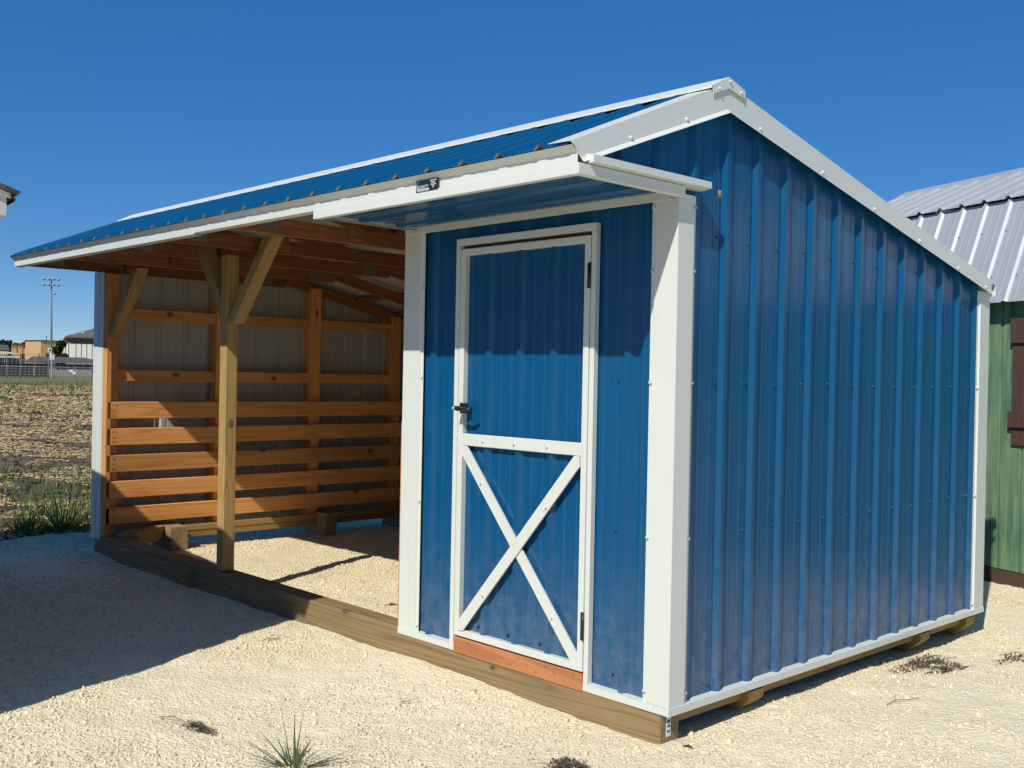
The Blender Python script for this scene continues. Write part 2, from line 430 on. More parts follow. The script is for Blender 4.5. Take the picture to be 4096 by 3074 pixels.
x, y = lot_points(15000, clump=.55); s = np.clip(rng.lognormal(-5.2, .42, len(x)), .003, .015)
scatter('gravel_stones', np.stack([x, y, gz(x, y)+s*.22], -1), s, 'pebble_mat', 'ico', label='pale limestone pebbles scattered over the lot', cat='gravel')

# ------------------------------------------------------------------ THE SHED
PX, PY = .2150, .2286
shed = thing('run_in_shed', (0, 0, 0), 0, 'blue metal run-in shed with white trim, open stall and door with white X', 'shed')
XL = -5.70
def z_front(y): return 2.176+.42*(y+.70)          # roof sheet planes
YR = .255; ZR = z_front(YR)
def z_rear(y): return ZR-.2245*(y-YR)
def z_roof(y): return z_front(y) if y < YR else z_rear(y)
def rake_top(y): return (2.203+.4205*(y+.657)) if y < YR else (2.203+.4205*(YR+.657))-.2262*(y-YR)
def rake_bot(y): return (2.124+.385*(y+.625)) if y < YR else (2.124+.385*(YR+.625))-.2145*(y-YR)

# --- skids and base timbers
front_skid = beam('front_skid', (-5.73, -.033, -.140), (-.010, .095, .024), 'x', 'skid_timber', shed, .006)
beam('splice_board', (-5.22, -.075, -.148), (-4.03, -.034, -.004), 'x', 'skid_timber', shed)
def skid(y0, y1, x0, x1, zt=-.03, zb=-.142):
    c = .075
    o = extrude('skid', [(x1, zt), (x1, zb+c), (x1-c*1.1, zb), (x0+c*1.1, zb), (x0, zb+c), (x0, zt)], 'y', y0, y1, 'treated_base', shed)
    return o
for y0, y1 in ((.575, .69), (2.235, 2.35), (2.83, 2.945)): skid(y0, y1, -1.80, .004)
beam('floor_rim', (-.075, .10, -.072), (-.036, 2.93, -.010), 'y', 'treated_base', shed)
box('wear_tag', (-.010, .008, -.105), (-.0080, .036, -.015), 'print_white', shed, 0)
for i, (z0, z1) in enumerate(((-.088, -.080), (-.066, -.060), (-.048, -.036))):
    box('tag_print', (-.0079, .013, z0), (-.0074, .031, z1), 'dark_plate', shed, 0)
beam('rear_skid', (-5.73, 2.80, -.142), (-1.83, 2.93, .03), 'x', 'skid_timber', shed, .006)

# --- gable end wall (right): ribbed panels
gable = mk('gable_wall', [(-.03, .0, 0), (-.03, 2.95, 0), (-.03, 2.95, 1.80), (-.03, YR, 2.40), (-.03, 0, 2.30)], [(0, 1, 2, 3, 4)], 'liner_grey', shed)
RIB0 = .321
edges = [.075, RIB0+2.5*PY, RIB0+6.5*PY, RIB0+10.5*PY, 2.90]
for a, b in zip(edges[:-1], edges[1:]):
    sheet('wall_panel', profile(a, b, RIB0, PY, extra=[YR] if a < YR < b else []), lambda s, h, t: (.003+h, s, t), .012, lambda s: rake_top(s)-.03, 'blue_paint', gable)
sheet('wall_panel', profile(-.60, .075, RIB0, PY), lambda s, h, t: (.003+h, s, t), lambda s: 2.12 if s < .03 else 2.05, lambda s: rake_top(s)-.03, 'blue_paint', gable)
for k in range(12):
    yk = RIB0+k*PY-.055
    for j, z in enumerate((.06, .70, 1.335, 1.95)):
        if z < rake_bot(yk)-.08: screw((.0035, yk+random.uniform(-.004, .004), z+random.uniform(-.006, .006)), '+x', 'screw_blue', gable).scale = (.8, .8, .9)
for y_ in (-.17, .04): screw((.0035, y_, 2.185), '+x', 'screw_blue', gable)

# --- front wall of the tack room
front = mk('front_wall', [(-1.70, .03, 0), (-1.31, .03, 0), (-1.31, .03, 2.10), (-1.70, .03, 2.10), (-.41, .03, 0), (-.02, .03, 0), (-.02, .03, 2.10), (-.41, .03, 2.10), (-1.31, .03, 2.0), (-.41, .03, 2.0)],
           [(0, 1, 2, 3), (4, 5, 6, 7), (8, 9, 7, 2)], 'liner_grey', shed)
RX0 = -.233
fm_ = lambda s, h, t: (s, -.003-h, t)
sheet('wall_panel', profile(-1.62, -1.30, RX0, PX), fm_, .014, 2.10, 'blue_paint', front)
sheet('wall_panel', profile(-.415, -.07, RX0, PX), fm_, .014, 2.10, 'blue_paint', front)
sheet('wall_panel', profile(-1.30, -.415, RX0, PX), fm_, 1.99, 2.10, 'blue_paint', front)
for x_, zs in ((-1.545, (.09, .70, 1.335)), (-1.34, (.09, .70, 1.335)), (-.29, (.09, .70, 1.335))):
    for z in zs: screw((x_, -.0035, z), '-y', 'screw_blue', front).scale = (.8, .8, .8)

# --- corner trims and base trims
def corner(name, poly, z0, z1): return strip(name, poly, 'z', z0, z1, 'white_paint', shed)
near = corner('corner_trim', [(-.108, -.024), (-.089, -.024), (-.085, -.034), (.034, -.034), (.034, .066), (.025, .070), (.025, .088)], .028, 2.095)
for z in (.07, .70, 1.335, 1.79, 2.05): screw((-.099, -.0255, z), '-y', 'white_paint', near)
for z in (.07, .70, 1.335, 1.79, 2.05): screw((.0265, .079, z), '+x', 'galvanised', near)
tl = corner('corner_trim', [(-1.744, .10), (-1.744, -.034), (-1.612, -.034), (-1.607, -.024), (-1.588, -.024)], .02, 2.095)
for z in (.06, .70, 1.335, 1.79): screw((-1.598, -.0255, z), '-y', 'white_paint', tl)
rear_c = corner('corner_trim', [(.025, 2.835), (.025, 2.852), (.035, 2.857), (.035, 2.985), (-.10, 2.985)], .028, 1.905)
for z in (.06, .70, 1.335): screw((.0265, 2.843, z), '+x', 'white_paint', rear_c)
base_g = strip('base_trim', [(.004, .030), (.037, .026), (.037, -.003), (.030, -.006)], 'y', -.037, 2.99, 'white_paint', shed, .0015)
for x0, x1 in ((-1.745, -1.292), (-.43, .0365)):
    strip('base_trim', [(-.005, .030), (-.038, .026), (-.038, -.004), (-.028, -.007)], 'x', x0, x1, 'white_paint', shed, .0015)
corner('corner_trim', [(-5.623, -.0275), (-5.624, -.034), (-5.700, -.034), (-5.704, -.040), (-5.79, -.040), (-5.79, .10)], -.005, 2.115)
corner('corner_trim', [(-5.79, 2.85), (-5.79, 2.985), (-5.66, 2.985)], .0, 1.905)

# --- threshold and door
thr = beam('threshold', (-1.288, -.0405, -.010), (-.432, .05, .066), 'x', 'threshold_wood', shed)
for i in range(14): box('nail', (-1.24+i*.058, -.0412, .012+.035*((i*5) % 3)/2), (-1.235+i*.058, -.0400, .018+.035*((i*5) % 3)/2), 'dark_cap', thr, 0)
dframe = box('door_casing', (-1.325, -.040, 1.984), (-.402, -.010, 2.018), 'white_paint', shed)
box('jamb', (-1.325, -.040, .0), (-1.296, -.010, 1.9835), 'white_paint', dframe)
box('jamb', (-.428, -.040, .0), (-.402, -.010, 1.9835), 'white_paint', dframe)
box('stop', (-1.30, -.006, .07), (-.42, .028, 1.985), 'dark_cap', dframe, 0)
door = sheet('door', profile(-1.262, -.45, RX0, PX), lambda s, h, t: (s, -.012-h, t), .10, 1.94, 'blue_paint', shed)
def dtrim(name, x0, x1, z0, z1, y0=-.044, y1=-.0115): return box(name, (x0, y0, z0), (x1, y1, z1), 'white_paint', door, .0025)
dtrim('stile', -1.288, -1.252, .076, 1.966); dtrim('stile', -.464, -.432, .076, 1.966)
dtrim('top_rail', -1.2515, -.4645, 1.934, 1.966); dtrim('bottom_rail', -1.2515, -.4645, .076, .108)
dtrim('mid_rail', -1.2515, -.4645, 1.008, 1.066, -.0445, -.0325)
def clip(poly, ax, val, keep_less):
    out = []
    for i, p in enumerate(poly):
        q = poly[(i+1) % len(poly)]; ip = (p[ax] <= val) == keep_less; iq = (q[ax] <= val) == keep_less
        if ip: out.append(p)
        if ip != iq:
            t = (val-p[ax])/(q[ax]-p[ax]); out.append((p[0]+(q[0]-p[0])*t, p[1]+(q[1]-p[1])*t))
    return out
def brace(p0, p1, y, wd=.054):
    a, b = Vector(p0), Vector(p1); d = (b-a).normalized(); n_ = Vector((-d.y, d.x))*wd/2; a -= d*.1; b += d*.1
    pl = [tuple(a+n_), tuple(a-n_), tuple(b-n_), tuple(b+n_)]
    for ax, v_, ls in ((0, -1.2518, False), (0, -.4642, True), (1, .1083, False), (1, 1.0077, True)): pl = clip(pl, ax, v_, ls)
    return extrude('cross_brace', pl, 'y', y-.0045, y+.0045, 'white_paint', door)
brace((-1.236, .985), (-.480, .125), -.0375)
brace((-1.236, .125), (-.480, .985), -.0470)
for x_, z_ in ((-1.098, 1.037), (-.883, 1.037), (-.668, 1.037)): screw((x_, -.0445, z_), '-y', 'white_paint', door)
for x_, z_, y_ in ((-1.11, .835, -.042), (-.62, .28, -.042), (-1.07, .305, -.052), (-.66, .767, -.052)): screw((x_, y_, z_), '-y', 'white_paint', door)
for x_ in (-1.14, -.93, -.72, -.56): screw((x_, -.0125, .135), '-y', 'screw_blue', door)
# lever handle
hd = box('handle', (-1.268, -.050, 1.165), (-1.205, -.0445, 1.215), 'black_metal', door, .002)
bm = bmesh.new()
bmesh.ops.create_cone(bm, cap_ends=True, segments=16, radius1=.026, radius2=.022, depth=.016, matrix=Matrix.Translation((-1.232, -.055, 1.19)) @ Matrix.Rotation(R(90), 4, 'X'))
bmesh.ops.create_cone(bm, cap_ends=True, segments=14, radius1=.011, radius2=.011, depth=.05, matrix=Matrix.Translation((-1.236, -.082, 1.19)) @ Matrix.Rotation(R(90), 4, 'X'))
me = bpy.data.meshes.new('rose'); bm.to_mesh(me); bm.free(); me.materials.append(M['black_metal']); o = link('rose', me, hd, (0, 0, 0))
def tube(name, pts, rad, mat, parent=None, seg=8, smooth=True):
    V, F = [], []; pts = [Vector(p) for p in pts]; n = len(pts)
    rr = rad if isinstance(rad, (list, tuple)) else [rad]*n
    for i, p in enumerate(pts):
        t = (pts[min(i+1, n-1)]-pts[max(i-1, 0)]).normalized()
        a = t.orthogonal().normalized() if abs(t.z) > .9 else t.cross(Vector((0, 0, 1))).normalized(); b = t.cross(a)
        for k in range(seg):
            an = 6.28318*k/seg; V.append(p+(a*math.cos(an)+b*math.sin(an))*rr[i])
    for i in range(n-1):
        for k in range(seg): F.append((i*seg+k, i*seg+(k+1) % seg, (i+1)*seg+(k+1) % seg, (i+1)*seg+k))
    F += [tuple(range(seg-1, -1, -1)), tuple(range((n-1)*seg, n*seg))]
    return mk(name, V, F, mat, parent, smooth=smooth)
tube('lever', [(-1.236, -.105, 1.19), (-1.215, -.109, 1.188), (-1.18, -.108, 1.186), (-1.15, -.103, 1.186), (-1.128, -.093, 1.190)], [.011, .0105, .0095, .009, .008], 'black_metal', hd)
tube('lock_cylinder', [(-1.236, -.106, 1.19), (-1.236, -.122, 1.19)], .0075, 'galvanised', hd, 10)
for z0, z1 in ((1.735, 1.845), (.215, .335)): box('hinge', (-.4435, -.0475, z0), (-.4335, -.0445, z1), 'black_metal', door, .001)
for z0, z1 in ((1.735, 1.845), (.215, .335)): tube('hinge_pin', [(-.4305, -.0455, z0), (-.4305, -.0455, z1)], .0055, 'black_metal', door, 8)

# --- awning soffit over the tack room front and header strip
strip('header_strip', [(-.030, 2.112), (-.0385, 2.110), (-.0385, 2.074), (-.028, 2.072)], 'x', -1.742, -.003, 'white_paint', shed)
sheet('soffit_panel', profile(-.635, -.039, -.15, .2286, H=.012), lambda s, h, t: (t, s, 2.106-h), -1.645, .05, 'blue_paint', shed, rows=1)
aw = strip('awning_trim', [(-.640, 2.1175), (-.6555, 2.1165), (-.6555, 2.078), (-.630, 2.076)], 'x', -1.655, .0655, 'white_paint', shed)
strip('awning_side', [(.045, 2.1175), (.0645, 2.1155), (.0645, 2.079), (.040, 2.076)], 'y', -.6545, -.036, 'white_paint', shed)
strip('awning_side', [(-1.640, 2.1175), (-1.654, 2.1155), (-1.654, 2.088), (-1.640, 2.086)], 'y', -.6545, -.04, 'white_paint', shed)
extrude('return_ledge', [(.005, 2.168), (.050, 2.158), (.090, 2.150), (.090, 2.124), (.055, 2.119), (.005, 2.119)], 'y', -.605, .105, 'white_paint', shed)

# --- roof
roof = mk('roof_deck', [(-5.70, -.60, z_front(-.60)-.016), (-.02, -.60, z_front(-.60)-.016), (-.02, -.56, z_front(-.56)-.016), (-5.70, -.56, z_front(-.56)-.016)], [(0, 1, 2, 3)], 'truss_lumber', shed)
RRX = -.115
xe = [-5.80, RRX-23.5*PX, RRX-19.5*PX, RRX-15.5*PX, RRX-11.5*PX, RRX-7.5*PX, RRX-3.5*PX, .028]
for a, b in zip(xe[:-1], xe[1:]):
    pr = profile(a, b, RRX, PX)
    sheet('roof_panel', pr, lambda s, h, t: (s, t, z_front(t)+h), -.681+random.uniform(-.002, .002), YR, 'blue_paint', roof, rows=3)
    sheet('roof_panel', pr, lambda s, h, t: (s, t, z_rear(t)+h), YR, 3.06, 'blue_paint', roof, rows=3)
pr = profile(-5.78, .02, RRX, PX)
V = [(s, -.648, z_front(-.648)-.004) for s, h in pr]+[(s, -.648, z_front(-.648)+h-.0025) for s, h in pr]; n = len(pr)
mk('closure_strip', V, [(i, i+1, n+i+1, n+i) for i in range(n-1)], 'closure_grey', roof)
# fascia with a bottom return
strip('fascia', [(-.600, 2.196), (-.677, 2.1805), (-.6475, 2.157), (-.6460, 2.119), (-.625, 2.116), (-.60, 2.116)], 'x', -2.9, .0485, 'white_paint', shed)
strip('fascia', [(-.600, 2.196), (-.6775, 2.180), (-.6485, 2.156), (-.6472, 2.112), (-.625, 2.108), (-.60, 2.108)], 'x', -5.805, -2.88, 'white_paint', shed)
beam('sub_fascia', (-5.70, -.624, 2.120), (.0, -.586, 2.172), 'x', 'truss_lumber', shed)
strip('rear_fascia', [(2.99, 1.955), (3.03, 1.955), (3.03, 1.885)], 'x', -5.80, .05, 'white_paint', shed)
# rake trims: top flange, face, kicked-out hem
def rake(sx, x_face):
    ys = [-.686, -.668, -.650, -.634, -.30, YR, 1.2, 2.1, 2.965]
    V, F = [], []
    for y in ys:
        b = rake_bot(y); tp = rake_top(y)
        if y < -.64: b = tp-{-.686: .004, -.668: .022, -.650: .050}[y]
        for dx, z in ((-.115, tp+.004), (0, tp), (.0015, b+(.016 if y > -.64 else .002)), (.019 if y > -.64 else .002, b)): V.append((x_face+sx*dx, y, z))
    for i in range(len(ys)-1):
        for k in range(3): F.append((i*4+k, (i+1)*4+k, (i+1)*4+k+1, i*4+k+1))
    o = mk('rake_trim', V, F, 'white_paint', shed)
    sm = o.modifiers.new('thickness', 'SOLIDIFY'); sm.thickness = .0015; sm.offset = 0
    return o
rk = rake(1, .050); rake(-1, -5.800)
for y_ in (-.36, -.02, .50, 1.02, 1.52, 2.02, 2.5, 2.88): screw((.0515, y_, rake_bot(y_)+.030), '+x', 'white_paint', rk)
cap = strip('ridge_cap', [(YR-.120, z_front(YR-.120)+.017), (YR-.118, z_front(YR-.118)+.0235), (YR, ZR+.034), (YR+.118, z_rear(YR+.118)+.026), (YR+.120, z_rear(YR+.120)+.010)], 'x', -5.79, .058, 'white_paint', shed, .0015)
extrude('cap_end', [(YR-.114, z_front(YR-.114)+.022), (YR-.112, rake_top(YR-.112)-.020), (YR, rake_top(YR)-.022), (YR+.115, rake_top(YR+.115)-.020), (YR+.117, z_rear(YR+.117)+.024), (YR, ZR+.034)], 'x', .0575, .0595, 'white_paint', cap)
for y_, dz in ((YR-.07, -.006), (YR+.003, .008), (YR+.085, -.004)): screw((.0597, y_, rake_top(y_)+dz), '+x', 'white_paint', cap).scale = (.75, .75, 1)
for k in range(1, 27):
    xk = RRX-k*PX; screw((xk, YR-.095, z_front(YR-.095)+.0255), '+z', 'white_paint', cap).scale = (.6, .6, .6)

# --- trusses: flat bottom chord, front and rear top chords, gusset plates, blocks
def truss(x):
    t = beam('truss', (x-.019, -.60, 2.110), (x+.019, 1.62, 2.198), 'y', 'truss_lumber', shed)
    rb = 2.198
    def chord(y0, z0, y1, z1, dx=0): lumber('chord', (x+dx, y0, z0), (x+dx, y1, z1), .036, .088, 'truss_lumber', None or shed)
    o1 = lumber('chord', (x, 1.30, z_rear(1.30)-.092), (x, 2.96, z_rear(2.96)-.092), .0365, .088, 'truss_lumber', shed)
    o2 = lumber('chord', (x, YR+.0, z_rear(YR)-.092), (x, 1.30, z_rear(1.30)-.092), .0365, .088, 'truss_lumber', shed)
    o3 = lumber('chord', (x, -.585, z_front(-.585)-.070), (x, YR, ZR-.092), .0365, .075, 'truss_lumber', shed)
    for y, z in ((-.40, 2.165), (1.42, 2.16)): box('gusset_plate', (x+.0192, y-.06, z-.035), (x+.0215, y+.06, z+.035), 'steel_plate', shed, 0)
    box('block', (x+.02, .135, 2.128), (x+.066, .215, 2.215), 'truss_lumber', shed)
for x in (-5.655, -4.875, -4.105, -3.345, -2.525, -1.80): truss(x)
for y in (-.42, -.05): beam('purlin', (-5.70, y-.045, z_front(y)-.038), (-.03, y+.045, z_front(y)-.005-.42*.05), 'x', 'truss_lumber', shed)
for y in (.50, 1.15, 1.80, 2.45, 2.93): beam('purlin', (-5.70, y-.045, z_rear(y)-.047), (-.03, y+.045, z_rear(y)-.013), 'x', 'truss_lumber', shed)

# --- posts and knee braces of the open front
beam('post', (-3.727, -.03, .034), (-3.640, .056, 2.11), 'z', 'treated_post', shed, .005)
def regrain(o, d):
    d = Vector(d).normalized(); q = Vector((1, 0, 0)).rotation_difference(d)
    o.data.transform(q.inverted().to_matrix().to_4x4()); o.rotation_euler = q.to_euler(); return o
def knee(poly, y0, y1):
    (xa, za), (xb, zb) = poly[0], poly[-1]
    return regrain(extrude('knee_brace', poly, 'y', y0, y1, 'treated_post', shed), (xb-xa, 0, zb-za))
knee([(-3.638, 1.66), (-3.555, 1.66), (-3.09, 2.185), (-3.195, 2.185)], -.032, .052)
knee([(-3.729, 1.70), (-3.729, 1.83), (-3.98, 2.185), (-4.10, 2.185)], -.03, .054)
knee([(-5.554, 1.60), (-5.47, 1.62), (-5.03, 2.108), (-5.13, 2.108)], -.02, .064)
# --- left end wall: panels outside, posts, girts, kick boards inside
lw = mk('left_wall', [(XL-.06, 0, .0), (XL-.06, 2.95, .0), (XL-.06, 2.95, .02), (XL-.06, 0, .02)], [(0, 1, 2, 3)], 'white_paint', shed)
for a, b in ((-.02, .90), (.90, 1.81), (1.81, 2.96)):
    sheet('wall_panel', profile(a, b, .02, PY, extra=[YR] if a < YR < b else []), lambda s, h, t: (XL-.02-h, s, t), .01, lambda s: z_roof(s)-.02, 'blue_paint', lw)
def post(y0, y1, z1, x0=XL-.015, x1=-5.60): return beam('wall_post', (x0, y0, -.03), (x1, y1, z1), 'z', 'stained_board', shed)
post(-.026, .085, 2.10); post(.93, 1.03, 2.10); post(1.865, 1.975, 2.118); post(2.79, 2.90, 1.91)
beam('corner_stud', (-5.60, -.028, -.0), (-5.556, .012, 2.10), 'z', 'stained_board', shed)
for z0, z1 in ((1.745, 1.835), (1.252, 1.342)):
    for y0, y1 in ((.087, .928), (1.032, 1.863), (1.977, 2.788)): beam('girt', (-5.655, y0, z0), (-5.612, y1, z1), 'y', 'stained_board', shed)
for z0, z1 in ((.952, 1.086), (.741, .875), (.528, .662), (.320, .454), (.116, .246)):
    kb = beam('kick_board', (-5.598, -.018, z0), (-5.556, 2.92, z1), 'y', 'stained_board', shed)
    for dz in (.025, .065, .108):
        for yy in (.03, .05): 
            if (dz*1000+yy*100) % 2 < 1.2: tube('nail', [(-5.556, yy+random.uniform(-.008, .008), z0+dz), (-5.5545, yy, z0+dz)], .004, 'dark_cap', shed, 6)
beam('base_timber', (-5.60, .40, .008), (-5.555, 2.9, .058), 'y', 'treated_base', shed)
beam('base_timber', (-5.61, .44, -.045), (-5.56, 2.9, .006), 'y', 'treated_base', shed)
for k in range(3): lumber('corner_gusset', (-5.33, .075, .058-.036*k), (-5.62, .47-.012*k, .058-.036*k), .15, .034, 'treated_base', shed)
def stub(y0, y1, mt='end_grain'):
    o = extrude('skid_stub', [(-5.40, .072), (-5.40, -.11), (-5.412, -.145), (-5.72, -.145), (-5.75, -.10), (-5.75, .072)], 'y', y0, y1, mt, shed)
stub(.455, .60); stub(1.93, 2.05, 'skid_timber')  # second stub in darker timber: the roof's shade is put into its colour
# --- rear wall and partition
rw = box('rear_wall', (-5.70, 2.945, .012), (-.03, 2.952, .03), 'liner_grey', shed, 0)
for a, b in zip(np.linspace(-5.70, -.03, 7)[:-1], np.linspace(-5.70, -.03, 7)[1:]):
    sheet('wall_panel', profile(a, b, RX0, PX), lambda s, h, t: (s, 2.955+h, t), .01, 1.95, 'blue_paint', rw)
for z0 in (.5, 1.252, 1.80): beam('girt', (-5.59, 2.905, z0), (-1.80, 2.943, z0+.09), 'x', 'stained_board', shed)
for x0 in (-4.6, -3.6, -2.6): beam('wall_post', (x0, 2.82, .03), (x0+.09, 2.904, 1.90), 'z', 'stained_board', shed)
pt = box('partition', (-1.742, .10, .0), (-1.736, 2.94, .02), 'liner_grey', shed, 0)
for a, b in ((.10, 1.0), (1.0, 1.95), (1.95, 2.94)):
    sheet('wall_panel', profile(a, b, .1, PY, extra=[YR] if a < YR < b else []), lambda s, h, t: (-1.742-h, s, t), .02, lambda s: z_roof(s)-.02, 'liner_grey', pt)
beam('edge_board', (-1.782, -.012, .0), (-1.747, .075, 1.10), 'z', 'threshold_wood', shed)
for i in range(7): tube('nail', [(-1.765, -.0122, .15+i*.14), (-1.765, -.0135, .15+i*.14)], .004, 'dark_cap', shed, 6)
for z0 in (.116, .320, .528, .741, .952): beam('kick_board', (-1.80, .078, z0), (-1.766, 2.90, z0+.134), 'y', 'stained_board', shed)
beam('base_timber', (-1.83, .10, -.05), (-1.75, 2.8, .0), 'y', 'treated_base', shed)

# --- maker's plate on the fascia
plate = box('maker_plate', (-.866, -.6595, 2.113), (-.722, -.6560, 2.160), 'dark_plate', shed, .001)
def text(body, size, x, z, name):
    cu = bpy.data.curves.new(name, 'FONT'); cu.body = body; cu.size = size; cu.extrude = .0003; cu.resolution_u = 2
    tmp = bpy.data.objects.new(name, cu); C.objects.link(tmp)
    dg = bpy.context.evaluated_depsgraph_get(); me = bpy.data.meshes.new_from_object(tmp.evaluated_get(dg))
    bpy.data.objects.remove(tmp); me.materials.clear(); me.materials.append(M['print_white'])
    return link(name, me, plate, (x, -.6600, z), (R(90), 0, 0))
text('QUALITY', .0175, -.856, 2.1265, 'lettering')
def bar(x0, x1, z0, z1): box('print_line', (x0, -.6602, z0), (x1, -.6596, z1), 'print_white', plate, 0)
bar(-.858, -.778, 2.1195, 2.1235); bar(-.8595, -.8565, 2.1195, 2.140); bar(-.855, -.812, 2.1145, 2.1170); bar(-.808, -.779, 2.1145, 2.1170)
tube('swoosh', [(-.858, -.6600, 2.139), (-.8575, -.6600, 2.145), (-.854, -.6600, 2.150), (-.848, -.6600, 2.1535)], [.0014, .0012, .001, .0006], 'print_white', plate, 6)
for x0, x1, z in ((-.772, -.730, 2.1535), (-.766, -.740, 2.1475), (-.766, -.737, 2.1410), (-.768, -.733, 2.1350), (-.760, -.744, 2.1290), (-.756, -.748, 2.1230)): bar(x0, x1, z-.0012, z+.0012)

# ------------------------------------------------------------------ spider on its thread in front of the gable
sp = thing('spider', (.085, .165, 2.112), 0, 'small tan spider hanging before the blue gable wall near the corner post', 'spider')
bm = bmesh.new()
bmesh.ops.create_icosphere(bm, subdivisions=2, radius=1, matrix=Matrix.Translation((0, 0, .006)) @ Matrix.Diagonal((.006, .006, .008, 1)))
bmesh.ops.create_icosphere(bm, subdivisions=2, radius=1, matrix=Matrix.Translation((0, 0, -.004)) @ Matrix.Diagonal((.004, .004, .005, 1)))
me = bpy.data.meshes.new('body'); bm.to_mesh(me); bm.free(); me.materials.append(M['spider_skin']); link('body', me, sp)
for sgn in (-1, 1):
    for k in range(4):
        a = R(55-36*k); tube('leg', [(0, 0, -.002), (.004, sgn*.010*math.cos(a)-.0, -.002+.012*math.sin(a)), (0, sgn*.018*math.cos(a*.9), -.003+.022*math.sin(a))], [.001, .0009, .0005], 'spider_skin', sp, 5)
tube('thread', [(-.02, 0, .17), (0, 0, .012)], .00006, 'print_white', sp, 4)

# ------------------------------------------------------------------ grey shed on the left (only its eave corner is in view)
gs = thing('grey_shed', (-1.98, -2.115, -.125), R(174.3), 'grey shed at the left edge of the picture, only its dark eave corner showing', 'shed')
box('wall', (0, .0, .06), (4.2, .05, 2.20), 'grey_siding', gs); box('wall', (0, 2.95, .06), (4.2, 3.0, 2.20), 'grey_siding', gs)
ZE, SL, HM = 2.155, .35, 1.5
for xx in (0, 4.15):
    extrude('gable', [(.05, .06), (2.95, .06), (2.95, 2.20), (1.5, 2.2+1.45*SL), (.05, 2.20)], 'x', xx, xx+.05, 'grey_siding', gs)
for k in range(14): box('batten', (-.014, .05+k*.21, .06), (-.001, .08+k*.21, 2.2), 'grey_siding', gs)
for sg, yo in ((1, -.19), (-1, 3.19)):
    yy = lambda d: yo+sg*d
    extrude('roof_slope', [(yy(0), ZE+.008), (yy(1.69), ZE+.008+1.69*SL), (yy(1.69), ZE+.026+1.69*SL), (yy(-.012), ZE+.022)], 'x', -.155, 4.35, 'shingle_dark', gs)
    extrude('rake_board', [(yy(.022), ZE-.004), (yy(1.69), ZE-.004+1.66*SL), (yy(1.69), ZE+.006+1.69*SL), (yy(.022), ZE+.006+.02*SL)], 'x', -.135, -.11, 'white_paint', gs)
    extrude('eave_box', [(yy(.035), 2.08), (yy(.19), 2.08), (yy(.19), ZE+.055), (yy(.035), ZE+.004)], 'x', -.12, 4.3, 'grey_siding', gs)
    strip('drip_edge', [(yy(.03), ZE+.005), (yy(.005), ZE-.004), (yy(.008), ZE-.018)], 'x', -.14, 4.33, 'shingle_dark', gs)
box('skid', (.1, .3, .0), (4.1, .44, .06), 'skid_timber', gs); box('skid', (.1, 2.5, .0), (4.1, 2.64, .06), 'skid_timber', gs)

# ------------------------------------------------------------------ green gambrel shed behind on the right
gr = thing('green_shed', (-.50, 4.60, -.125), R(-21), 'weathered green gambrel shed with brown shutter and bare metal roof behind the blue shed', 'shed')
U0, U1 = -2.3, 3.2
EZ, BZ, RZ = 2.090, 2.895, 3.315
for k in range(int((U1-U0-.2)/.1935)):
    a = U0+.1+k*.1935
    box('siding_plank', (a, .05, .105), (a+.1815, .075, 2.16), 'green_stain', gr, .003)
box('wall_backing', (U0+.1, .071, .10), (U1-.1, .10, 2.16), 'green_stain', gr, 0)
box('floor_skirt', (U0+.1, .04, -.01), (U1-.1, .09, .10), 'brown_paint', gr)
box('rear_wall', (U0+.1, 2.30, 0), (U1-.1, 2.36, 2.16), 'green_stain', gr)
for xx in (U0+.1, U1-.15): extrude('gable', [(.101, 0), (2.30, 0), (2.30, 2.16), (2.12, BZ-.05), (1.18, RZ-.06), (.28, BZ-.05), (.101, 2.16)], 'x', xx, xx+.05, 'green_stain', gr)
GP = .2286
def lower(s, h, t): return (s, -.075+.30*t-.9*h, EZ+(BZ-EZ)*t+.35*h)
def upper(s, h, t): return (s, .190+.97*t-.2*h, BZ-.0+.012+(RZ-BZ)*t*1.02+h)
def lower2(s, h, t): return (s, 2.435-.30*t+.9*h, EZ+(BZ-EZ)*t+.35*h)
def upper2(s, h, t): return (s, 2.17-.97*t+.2*h, BZ+.012+(RZ-BZ)*t*1.02+h)
for a in np.arange(U0, U1-.2, GP*4):
    b = min(a+GP*4, U1); prf = profile(a, b, U0+.06, GP, mh=.0016)
    for mp in (lower, upper, lower2, upper2): sheet('roof_panel', prf, mp, 0, 1, 'galvanised', gr, rows=1)
strip('ridge_cap', [(1.05, RZ-.03), (1.055, RZ-.005), (1.18, RZ+.05), (1.305, RZ-.005), (1.31, RZ-.03)], 'x', U0, U1, 'galvanised', gr)
for k in range(16):
    for t in (.25, .7): 
        p = lower(U0+.06+k*GP+.045, .004, t); link('screw', SCW['galvanised'], gr, p, (R(70), 0, 0))
        p = upper(U0+.06+k*GP+.045, .004, t); link('screw', SCW['galvanised'], gr, p, (R(20), 0, 0))
sh = box('shutter', (.035, .030, 1.04), (.155, .0495, 1.86), 'brown_paint', gr)
box('plank', (.162, .030, 1.04), (.282, .0495, 1.86), 'brown_paint', sh)
box('batten', (.030, .010, 1.79), (.300, .0295, 1.975), 'brown_paint', sh); box('batten', (.020, .010, 1.17), (.290, .0295, 1.29), 'brown_paint', sh)
wnd = box('window_frame', (.31, .035, 1.05), (1.25, .0495, 1.95), 'brown_paint', gr); box('pane', (.35, .030, 1.09), (1.21, .0345, 1.91), 'window_dark', wnd, 0)

